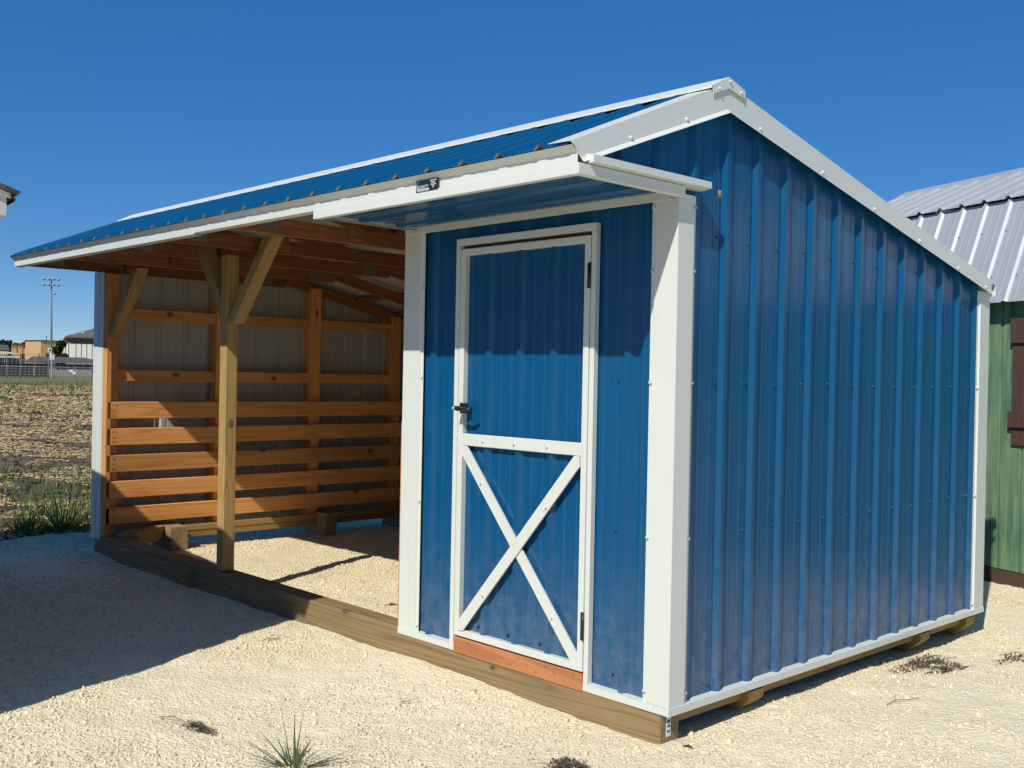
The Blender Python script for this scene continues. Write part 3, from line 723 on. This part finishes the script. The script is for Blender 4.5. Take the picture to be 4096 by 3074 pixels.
# ------------------------------------------------------------------ plants
def blades(name, loc, n, h, spread, mat, label, cat, group=None, wd=.006, lean=.9, bend=.5, seg=5, zf=gz, lean0=.05, upright=0):
    V, F = [], []
    for i in range(n):
        a = random.uniform(0, 6.283); rr = spread*.25*random.random()**.7
        L = h*random.uniform(.45, 1.0); ln = random.uniform(lean0, lean) if i >= upright else random.uniform(.08, .5); w_ = wd*random.uniform(.6, 1.15)
        p = Vector((rr*math.cos(a), rr*math.sin(a), -.01)); a2 = a+random.uniform(-.6, .6)
        d = Vector((math.cos(a2)*math.sin(ln), math.sin(a2)*math.sin(ln), math.cos(ln)))
        side = Vector((-math.sin(a2), math.cos(a2), 0)); base = len(V); bd = bend*random.uniform(.3, 1.3)
        for k in range(seg+1):
            f = k/seg; wk = w_*(1-f**1.6)*.5+.0002
            V += [p-side*wk, p+side*wk]
            d = (d+Vector((math.cos(a2)*.25, math.sin(a2)*.25, -.35))*bd/seg).normalized()
            p = p+d*L/seg
        for k in range(seg): F.append((base+2*k, base+2*k+1, base+2*k+3, base+2*k+2))
    me = bpy.data.meshes.new(name); me.from_pydata([v[:] for v in V], [], F); me.materials.append(M[mat])
    o = link(name, me, None, (loc[0], loc[1], float(zf(loc[0], loc[1])))); return tag(o, label, cat, group)
blades('grass_tuft', (-.765, -1.265), 40, .26, .10, 'blade_grey', 'grey green grass tuft growing from gravel in the foreground', 'grass', lean=1.5, bend=.42, wd=.010, lean0=.75, upright=5)
G = 'weedy grass clumps at the field edge'
for (px, py, n, h, lab) in ((-7.22, .26, 190, .62, 'largest green grass clump at the field edge beside the white corner'), (-7.20, -.05, 130, .42, 'grass clump at the field edge by the left picture border'), (-7.45, .60, 100, .46, 'grass clump nearest the shed wall at the field edge'), (-8.3, .50, 110, .34, 'grass clump a little way into the stubble behind the edge clumps'), (-9.6, .75, 60, .3, 'lone green clump farthest out in the stubble field')):
    blades('grass_clump', (px, py), n, h, .55, 'blade_green', lab, 'grass', G, wd=.013, lean=1.3, bend=.9, seg=6, zf=fz)

def mat_weed(name, loc, rx, ry, n, hh, mat, label, group=None, rz=0, leaf=.009):
    V, F = [], []
    for i in range(n):
        a = random.uniform(0, 6.283); q = math.sqrt(random.random()); k = random.randint(0, 6)
        q *= .7+.3*math.sin(a*3+k*.2)
        x, y = rx*q*math.cos(a), ry*q*math.sin(a)
        z = float(gz(loc[0]+x, loc[1]+y))+hh*random.random()*(1-.6*q)
        l = leaf*random.uniform(.5, 1.3); d = Vector((random.gauss(0, 1), random.gauss(0, 1), random.gauss(0, .5))).normalized(); s_ = d.cross(Vector((random.gauss(0, .4), random.gauss(0, .4), 1))).normalized()
        p = Vector((x, y, z)); b = len(V)
        V += [p-d*l, p+s_*l*.5, p+d*l, p-s_*l*.5]; F.append((b, b+1, b+2, b+3))
    for i in range(max(4, n//60)):
        a = random.uniform(0, 6.283); b = len(V); L = random.uniform(.6, 1.05); ca, sa = math.cos(a), math.sin(a)
        for k in range(5):
            f = L*k/4; aa = a+.35*math.sin(k*1.3+i); x, y = rx*f*math.cos(aa), ry*f*math.sin(aa); z = float(gz(loc[0]+x, loc[1]+y))+.006+.01*random.random()
            V += [Vector((x, y, z-.0012)), Vector((x-.0015*sa, y+.0015*ca, z+.0012))]
        for k in range(4): F.append((b+2*k, b+2*k+1, b+2*k+3, b+2*k+2))
    me = bpy.data.meshes.new(name); me.from_pydata([v[:] for v in V], [], F); me.materials.append(M[mat])
    o = link(name, me, None, (loc[0], loc[1], 0)); return tag(o, label, 'weed', group)
WG = 'low weeds in the gravel'
mat_weed('creeping_weed', (-.02, -.52), .19, .14, 1300, .045, 'weed_dark', 'dark bushy weed mat cut off by the bottom picture edge', WG)
mat_weed('creeping_weed', (.13, 2.02), .13, .33, 750, .018, 'weed_dark', 'dark creeping weed patch just right of the blue gable wall', WG)
mat_weed('creeping_weed', (.40, 2.52), .09, .24, 200, .012, 'weed_dark', 'sparse creeping weed patch at the right picture edge', WG)
mat_weed('dry_weed', (.26, 2.02), .07, .26, 260, .012, 'weed_red', 'thin reddish dried weed lying below the dark weed patch', WG)
mat_weed('wilted_weed', (-1.40, -1.325), .14, .05, 420, .012, 'weed_dark', 'small wilted dark weed lying on gravel left of the grass tuft', WG, leaf=.007)
mat_weed('dry_weed', (-2.72, .66), .05, .04, 90, .012, 'weed_red', 'tiny reddish dried weed on the stall floor', WG, leaf=.006)
def twig(loc, ln, a, label, br=3):
    t = thing('dry_twig', (loc[0], loc[1], float(gz(*loc))+.004), a, label, 'twig', 'dry twigs on the gravel')
    tube('stem', [(0, 0, .002), (ln*.3, .01, .012), (ln*.65, -.008, .010), (ln, .006, .004)], [.002, .002, .0016, .001], 'dry_stem', t, 5)
    for k in range(br):
        f = .25+.22*k; tube('branch', [(ln*f, 0, .010), (ln*f+.03, .03*(-1)**k, .02), (ln*f+.055, .045*(-1)**k, .022)], [.0014, .0012, .0008], 'dry_stem', t, 5)
twig((-1.62, -1.40), .24, R(20), 'thin dry stalk lying beside the wilted weed', 0)
twig((-2.42, -.44), .10, R(60), 'small upright dry twig in front of the stall opening', 3)
twig((.36, 1.15), .22, R(75), 'dry stick lying on gravel near the right edge', 1)
twig((-1.05, -.55), .09, R(110), 'small dry twig on gravel before the door', 2)
leafm = mk('fallen_leaf', [(-.03, -.008, 0), (0, -.014, .012), (.035, .0, .004), (0, .014, .010)], [(0, 1, 2, 3)], 'weed_red', None); leafm.location = (.075, .035, float(gz(.075, .035))+.004)
tag(leafm, 'curled reddish leaf beside the near skid end', 'leaf')

# ------------------------------------------------------------------ stubble field litter
FX, FY = -0.9435, 0.3313
def field_pts(n, d0, d1, half):
    d = np.exp(rng.uniform(math.log(d0), math.log(d1), n)); t = rng.uniform(-half, half*1.15, n)*d
    return 2.628+FX*d+FY*t, -3.3956+FY*d-FX*t, d
def straw_mesh(n):
    x, y, d = field_pts(n, 9.6, 95, .16)
    k = vnoise(x*.5, y*.9, 31)+vnoise(x*2, y*2, 32)*.6; ok = (x < EDGE-.05) & (k > -.18+.0*d); x, y, d = x[ok], y[ok], d[ok]; n = len(x)
    a = rng.uniform(0, 3.1416, n); L = rng.uniform(.04, .22, n)*np.clip(d/18, .8, 3.2)*.5; wd = rng.uniform(.006, .022, n)*np.clip(d/22, .8, 2.5); ti = rng.uniform(-.35, .45, n)
    ux, uy, uz = np.cos(a)*np.cos(ti), np.sin(a)*np.cos(ti), np.sin(ti); sx, sy = -np.sin(a), np.cos(a)
    c = np.stack([x, y, fz(x, y)+.02+np.abs(uz)*L*.5], -1); U = np.stack([ux, uy, uz], -1)*L[:, None]*.5; S_ = np.stack([sx, sy, 0*sx], -1)*wd[:, None]*.5; Z = np.array([0, 0, 1.])*wd[:, None]*.55
    co = np.stack([c-U-S_, c-U+S_, c-U+Z, c+U-S_, c+U+S_, c+U+Z], 1)
    bf = np.array([(0, 1, 4), (0, 4, 3), (1, 2, 5), (1, 5, 4), (2, 0, 3), (2, 3, 5), (0, 2, 1), (3, 4, 5)])
    f = (bf[None]+(np.arange(n)*6)[:, None, None]).reshape(-1, 3)
    me = bpy.data.meshes.new('crop_residue'); me.vertices.add(n*6); me.vertices.foreach_set('co', co.ravel())
    me.loops.add(f.size); me.loops.foreach_set('vertex_index', f.ravel().astype(np.int32))
    me.polygons.add(len(f)); me.polygons.foreach_set('loop_start', np.arange(0, f.size, 3, dtype=np.int32)); me.materials.append(M['straw']); me.update()
    return tag(link('crop_residue', me), 'yellow straw and corn residue lying over the field', 'straw', kind='stuff')
straw_mesh(52000)
x, y, d = field_pts(9000, 9.6, 80, .16); ok = x < EDGE-.1; x, y, d = x[ok], y[ok], d[ok]
s = rng.uniform(.012, .05, len(x))*np.clip(d/25, .8, 2.2); scatter('soil_clods', np.stack([x, y, fz(x, y)+s*.2], -1), s, 'clod', 'ico', label='dark clods of tilled soil in the field', cat='soil')
def green_scatter(n):
    x, y, d = field_pts(n, 9.4, 120, .16); k = vnoise(x*.25, y*.4, 41)+vnoise(x*1.1, y*1.1, 42)*.5; ok = (x < EDGE-.1) & ((k > .12) | (d > 70)); x, y, d = x[ok], y[ok], d[ok]; n = len(x)
    a = rng.uniform(0, 6.283, n); h = rng.uniform(.05, .16, n)*np.clip(d/30, .7, 2.0); wd = h*.16
    c = np.stack([x, y, fz(x, y)], -1); S_ = np.stack([np.cos(a), np.sin(a), 0*a], -1)*wd[:, None]; T = np.stack([-np.sin(a)*h*.5, np.cos(a)*h*.5, h], -1)
    co = np.stack([c-S_, c+S_, c+T], 1); f = np.arange(n*3).reshape(-1, 3)
    me = bpy.data.meshes.new('field_weeds'); me.vertices.add(n*3); me.vertices.foreach_set('co', co.ravel()); me.loops.add(n*3); me.loops.foreach_set('vertex_index', f.ravel().astype(np.int32))
    me.polygons.add(n); me.polygons.foreach_set('loop_start', np.arange(0, n*3, 3, dtype=np.int32)); me.materials.append(M['blade_green']); me.update()
    return tag(link('field_weeds', me), 'short green weeds sprouting through the stubble', 'weeds', kind='stuff')
green_scatter(16000)

# ------------------------------------------------------------------ school ground beyond the field
# local frame: +X to the right, +Y away from the road, metres from the survey point beside the sheds
YARD = Matrix.Rotation(math.atan2(-FX, FY)*-1 + math.pi/2*0, 4, 'Z')
ang = math.atan2(FY, FX)-math.pi/2
def far_thing(name, dist, label, cat, group=None):
    return thing(name, (2.628+FX*dist, -3.3956+FY*dist, -.15), ang, label, cat, group)
def lat(cx, d): return (-.0328+4.2e-5*cx)*d          # metres right of the axis
def hgt(cx, cy, d): return 1.4985+(.0463-4.515e-5*cy+1.45e-6*cx)*d   # metres above the ground
def fbox(name, p, cx0, cx1, cy0, cy1, d, dep, mat, y0=0, ground=False):
    z0 = 0 if ground else hgt(cx0, cy1, d)
    return box(name, (lat(cx0, d), y0, z0), (lat(cx1, d), y0+dep, hgt(cx0, cy0, d)), mat, p, 0)
# chain-link fence with posts, rails and wire
D = 152.
fn = far_thing('chain_link_fence', D, 'grey chain-link fence with tall posts along the far side of the field', 'fence')
def wire_mat():
    a = NT('wire_mesh'); v = a.obj(False); tr = a.n('ShaderNodeBsdfTransparent'); mx = a.n('ShaderNodeMixShader'); mx.inputs[0].default_value = .12
    a.col((.30, .31, .31)); a.l(tr.outputs[0], mx.inputs[1]); a.l(a.b.outputs[0], mx.inputs[2]); a.l(mx.outputs[0], a.t.nodes['Material Output'].inputs[0]); M['wire_mesh'] = a.m
wire_mat()
mk('wire_mesh', [(lat(-900, D), 0, 0), (lat(2600, D), 0, 0), (lat(2600, D), 0, hgt(1300, 1050, D)), (lat(-900, D), 0, hgt(1300, 1050, D))], [(0, 1, 2, 3)], 'wire_mesh', fn)
for cx in (-640, -380, -120, 130, 380, 640, 905, 1015, 1430, 1740, 2040, 2350): tube('post', [(lat(cx, D), 0, 0), (lat(cx, D), 0, hgt(cx, 1040, D))], .035, 'dark_post', fn, 6)
tube('rail', [(lat(-900, D), 0, hgt(1000, 1048, D)), (lat(2600, D), 0, hgt(1000, 1048, D))], .035, 'pole_grey', fn, 6)
for cx, cy in ((130, 790), (395, 770), (660, 790), (910, 835)): tube('net_post', [(lat(cx, D), .2, 0), (lat(cx, D), .2, hgt(cx, cy, D))], .04, 'dark_post', fn, 6)
tube('net_wire', [(lat(0, D), .2, hgt(0, 790, D)), (lat(660, D), .2, hgt(660, 790, D))], .015, 'dark_post', fn, 4)
tube('net_wire', [(lat(0, D), .2, hgt(0, 925, D)), (lat(910, D), .2, hgt(910, 935, D))], .03, 'dark_post', fn, 4)
for cx0, cx1, cy0, cy1, lab in ((1310, 1375, 1105, 1150, 'upper left of two white notice boards on the far fence'), (1372, 1430, 1142, 1195, 'lower right of two white notice boards on the far fence')):
    t = far_thing('notice_board', D, lab, 'sign', 'notice boards on the fence'); fbox('board', t, cx0, cx1, cy0, cy1, D, .03, 'white_wall', -.10)
# bleachers
D = 160.
bl = ['leftmost metal bleacher, cut off by the left picture edge', 'second metal bleacher from the left behind the far fence', 'third metal bleacher from the left behind the far fence', 'rightmost metal bleacher behind the far fence']
for i, (c0, c1) in enumerate(((-130, 112), (135, 375), (385, 625), (650, 900))):
    t = far_thing('bleacher', D, bl[i], 'bleacher', 'metal bleachers by the playing field')
    x0, x1 = lat(c0, D), lat(c1, D); H = hgt(400, 960, D)
    for k in range(5):
        z = .45+k*(H-.6)/4; y_ = .2+k*.65
        box('shade_panel', (x0, y_+.29, z-.30), (x1, y_+.31, z-.01), 'dark_cap', t, 0)  # added dark panel, stands in for the shade under the seats
        box('seat_plank', (x0, y_, z), (x1, y_+.34, z+.07), 'bleacher_metal', t, 0); box('foot_plank', (x0, y_+.28, z-.22), (x1, y_+.6, z-.17), 'bleacher_metal', t, 0)
    for f in (0.02, .34, .66, .98):
        xx = x0+(x1-x0)*f
        lumber('stringer', (xx, 0, .25), (xx, 3.3, H-.15), .05, .06, 'dark_post', t, bev=0)
        lumber('leg', (xx, 3.2, 0), (xx, 3.2, H+.55), .05, .05, 'dark_post', t, upv=(0, 1, 0), bev=0); lumber('leg', (xx, 1.6, 0), (xx, 1.6, H*.5), .05, .05, 'dark_post', t, upv=(0, 1, 0), bev=0)
    lumber('cross_brace', (x0, 3.25, .1), (x1, 3.25, H*.8), .05, .05, 'dark_post', t, bev=0); lumber('cross_brace', (x0, 3.25, H*.8), (x1, 3.25, .1), .05, .05, 'dark_post', t, bev=0)
    lumber('guard_rail', (x0, 3.2, H+.5), (x1, 3.2, H+.5), .05, .05, 'dark_post', t, bev=0)
# flood light pole
D = 172.
lp = far_thing('floodlight_pole', D, 'tall grey floodlight pole with eight lamps beyond the field', 'light pole')
xb = lat(962, D); tp = 1.4985+.0769*D; xt = .00655*D
tube('pole', [(xb, 0, 0), (xb*.6+xt*.4, 0, tp*.5), (xt, 0, tp)], [.17, .14, .09], 'dark_post', lp, 10)
for row, zz in ((0, .0), (1, -.85)):
    lumber('cross_arm', (xt-1.15, 0, tp+zz-.1), (xt+1.2, 0, tp+zz-.1), .09, .09, 'pole_grey', lp, bev=0)
    for k in range(4):
        xx = xt-1.0+k*.68
        tube('lamp', [(xx, -.05, tp+zz+.12), (xx-.05, -.30, tp+zz+.02), (xx-.08, -.50, tp+zz-.06)], [.10, .18, .20], 'pole_grey', lp, 10)
tube('lamp', [(xt+.25, 0, 1.4985+.0650*D), (xt+.4, -.3, 1.4985+.0645*D), (xt+.45, -.5, 1.4985+.0640*D)], [.08, .17, .19], 'pole_grey', lp, 10)
fbox('speaker_box', lp, 890, 965, 685, 750, D, .5, 'white_wall', -.7); fbox('speaker_mouth', lp, 910, 948, 705, 735, D, .03, 'window_dark', -.74)
fbox('control_box', lp, 930, 966, 757, 910, D, .3, 'white_wall', -.6); fbox('control_box', lp, 978, 1010, 822, 910, D, .3, 'white_wall', -.55)
fbox('base_guard', lp, 948, 978, 920, 1130, D, .35, 'pole_grey', -.6, True)
# long low building with grey roof
D = 212.
b1 = far_thing('long_building', D, 'long low grey-roofed building behind the fence and bleachers', 'building')
fbox('wall', b1, 480, 2150, 965, 1200, D, 14, 'grey_wall', 0, True)
x0, x1 = lat(450, D), lat(2180, D); ze, zr = hgt(1000, 967, D), hgt(1000, 846, D)
mk('roof', [(x0, -.8, ze), (x1, -.8, ze), (x1, 14.8, ze), (x0, 14.8, ze), (x0+1.2, 7, zr), (x1-5, 7, zr)], [(0, 1, 5, 4), (1, 2, 5), (2, 3, 4, 5), (3, 0, 4), (0, 3, 2, 1)], 'shingle_grey', b1)
xa, xw = lat(1430, D), lat(2100, D)
mk('porch_roof', [(xa, -3.5, ze-.03), (xw, -3.5, ze-.03), (xw, 3.2, zr-.6), (xa+4, 3.2, zr-.6)], [(0, 1, 2, 3)], 'shingle_grey', b1)
for c0, c1 in ((1060, 1110), (1145, 1245), (1300, 1360), (1450, 1525), (1600, 1680)): 
    wv = fbox('window', b1, c0, c1, 1000, 1095, D, .06, 'window_dark', -.08)
# tan brick school building
D = 262.
b2 = far_thing('brick_building', D, 'tan brick flat-roofed school building with corner towards the field', 'building')
xl, xm, xr = lat(460, D), lat(757, D), lat(1180, D); ht = hgt(757, 545, D)
def prism(name, pts, z0, z1, mat, p):
    n = len(pts); V = [(a, b, z0) for a, b in pts]+[(a, b, z1) for a, b in pts]
    return mk(name, V, [(i, (i+1) % n, n+(i+1) % n, n+i) for i in range(n)]+[tuple(range(n-1, -1, -1)), tuple(range(n, 2*n))], mat, p)
prism('wall', [(xl, 5), (xm, 0), (xr, 2), (xr+.3, 24), (xl+1.2, 24)], 0, ht, 'tan_brick', b2)
prism('roof_cap', [(xl-.2, 5), (xm, -.25), (xr+.2, 1.9), (xr+.5, 24.2), (xl+1, 24.2)], ht+.002, ht+.22, 'dark_cap', b2)
fbox('wing_wall', b2, 190, 462, 592, 900, D, 10, 'tan_brick', 9.5, True); fbox('wing_cap', b2, 185, 464, 580, 591, D, 10.4, 'dark_cap', 9.3)
for c in (295, 400): fbox('downpipe', b2, c-4, c+4, 595, 770, D, .12, 'dark_cap', 9.36)
for c0, c1 in ((210, 222), (262, 272), (350, 364), (420, 430), (440, 450)): fbox('window', b2, c0, c1, 612, 665, D, .08, 'window_dark', 9.40)
fbox('door', b2, 832, 908, 782, 1000, D, .1, 'window_dark', .45)
for c in (708, 735): fbox('downpipe', b2, c-5, c+5, 780, 1000, D, .1, 'dark_cap', .3)
tube('antenna', [(lat(862, D), 8, ht), (lat(862, D), 8, hgt(862, 430, D))], .08, 'dark_cap', b2, 6); tube('antenna', [(lat(838, D), 8, ht), (lat(862, D), 8, hgt(862, 490, D))], .06, 'dark_cap', b2, 6)
# white gymnasium
D = 245.
b3 = far_thing('gymnasium', D, 'tall white-panelled gymnasium with brown gable roof beside the blue shed post', 'building')
x0, x1 = lat(1278, D), lat(2330, D)
box('wall', (x0, 0, 0), (x1, 26, hgt(1500, 600, D)), 'white_wall', b3, 0); box('upper_wall', (x0, .05, hgt(1500, 600, D)), (x1, 25.9, hgt(1500, 480, D)), 'grey_panel', b3, 0)
for k in range(11):
    xx = x0+lat(1425, D)-lat(1278, D)+(k-1)*(lat(1530, D)-lat(1425, D)) if k else x0+.05
    box('pilaster', (xx-.05, -.08, 0), (xx+.05, -.002, hgt(1500, 601, D)), 'panel_joint', b3, 0); box('pilaster', (xx-.17, -.04, hgt(1500, 599, D)), (xx-.07, .045, hgt(1500, 482, D)), 'dark_cap', b3, 0)
ze = hgt(1265, 485, D); xk = (x0+x1)/2; zk = ze+2.5
mk('roof', [(x0-.6, -.9, ze), (x1+.6, -.9, ze), (x1+.6, 27, ze), (x0-.6, 27, ze), (xk, 8, zk), (xk, 20, zk), (x0-.6, -.9, ze+.35), (x1+.6, -.9, ze+.35), (x1+.6, 27, ze+.35), (x0-.6, 27, ze+.35)], [(0, 1, 7, 6), (1, 2, 8, 7), (2, 3, 9, 8), (3, 0, 6, 9), (6, 7, 4), (7, 8, 5, 4), (8, 9, 5), (9, 6, 4, 5), (3, 2, 1, 0)], 'brown_roof', b3)
tube('roof_vent', [(lat(1575, D), 3, ze+.4), (lat(1575, D), 3, hgt(1575, 385, D)+.2)], .18, 'white_wall', b3, 8)
# press box with canopy
D = 186.
b4 = far_thing('press_box', D, 'open stand with pale canopy roof and white fascia behind the bleachers', 'stand')
xa, xb2 = lat(-500, D), lat(372, D)
mk('canopy', [(xa, 0, hgt(0, 790, D)), (xb2, 0, hgt(372, 790, D)), (xb2-2, 7, hgt(200, 745, D)), (xa, 7, hgt(0, 715, D)), (xa, 0, hgt(0, 783, D)), (xb2, 0, hgt(372, 783, D)), (xb2-2, 7, hgt(200, 738, D)), (xa, 7, hgt(0, 708, D))], [(3, 2, 1, 0), (4, 5, 6, 7), (0, 1, 5, 4), (1, 2, 6, 5), (2, 3, 7, 6), (3, 0, 4, 7)], 'beige_roof', b4)
fbox('fascia_board', b4, -500, 370, 795, 835, D, .08, 'white_wall', .3); fbox('back_wall', b4, -500, 450, 836, 1100, D, .2, 'dark_cap', 6.5, True); fbox('side_wall', b4, 374, 455, 785, 1100, D, 2, 'dark_cap', .4, True)
for k in range(7): fbox('column', b4, -480+k*140, -470+k*140, 836, 1100, D, .15, 'pole_grey', .2, True)
# house with hipped roof at far left
D = 300.
b5 = far_thing('hipped_house', D, 'grey hipped-roof building left of the brick school', 'building')
x0, x1 = lat(-420, D), lat(186, D); ze, zr = hgt(0, 715, D), hgt(0, 606, D)
box('wall', (x0+.6, 0, 0), (x1-.6, 12, ze), 'tan_brick', b5, 0)
mk('roof', [(x0, -.6, ze), (x1, -.6, ze), (x1, 12.6, ze), (x0, 12.6, ze), (x0+4, 6, zr), (x1-.8, 6, zr)], [(0, 1, 5, 4), (1, 2, 5), (2, 3, 4, 5), (3, 0, 4), (0, 3, 2, 1)], 'shingle_grey', b5)

# trees: tapered trunk with limbs, crown of many small leaf faces in clumps
def tree(dist, x, h, wdt, label, base_z=0, n=1500, leaf=.45):
    t = far_thing('tree', dist, label, 'tree', 'trees beyond the school')
    pts = [(x, 0, 0), (x+.1, 0, h*.25), (x-.05, .1, h*.55), (x, 0, h*.8)]
    tr = tube('trunk', pts, [h*.035, h*.028, h*.018, h*.006], 'trunk_bark', t, 8)
    for k in range(5):
        a = k*1.3; z0 = h*(.28+.09*k); tube('limb', [(x, 0, z0), (x+math.cos(a)*wdt*.22, math.sin(a)*wdt*.22, z0+h*.12), (x+math.cos(a)*wdt*.38, math.sin(a)*wdt*.38, z0+h*.2)], [h*.015, h*.01, h*.004], 'trunk_bark', tr, 6)
    V, F = [], []; cl = []
    for k in range(16):
        a = random.uniform(0, 6.28); q = random.uniform(.05, .42)*wdt; zz = random.uniform(.30, .88)*h; q *= 1.15-.6*max(0, zz/h-.55)/.4
        cl.append((Vector((x+q*math.cos(a), q*math.sin(a), zz)), wdt*random.uniform(.12, .22)))
    for i in range(n):
        c, r_ = random.choice(cl); d = Vector((random.gauss(0, 1), random.gauss(0, 1), random.gauss(0, .8))).normalized()*r_*random.uniform(.45, 1.1)
        p = c+d; u = Vector((random.gauss(0, 1), random.gauss(0, 1), random.gauss(0, 1))).normalized(); v = u.orthogonal().normalized(); l = leaf*random.uniform(.5, 1.2); b = len(V)
        V += [p-u*l, p+v*l*.6, p+u*l, p-v*l*.6]; F.append((b, b+1, b+2, b+3))
    mk('crown', V, F, 'tree_leaf', t)
D = 236.; tree(D, lat(1140, D), hgt(1200, 490, D), lat(1330, D)-lat(960, D), 'dark green tree between the brick school and the white gymnasium', n=3200, leaf=.38)
D = 330.; tree(D, lat(20, D), hgt(50, 440, D), 6.5, 'leftmost distant tree above the hipped roof')
tree(D, lat(205, D), hgt(205, 500, D), 4.5, 'second distant tree, above the low end of the school wing', n=1000)
tree(D, lat(425, D), hgt(425, 512, D), 5, 'distant tree just over the middle of the school wing', n=1000)
tree(D, lat(-160, D), hgt(0, 470, D), 7, 'distant tree outside the left picture edge')
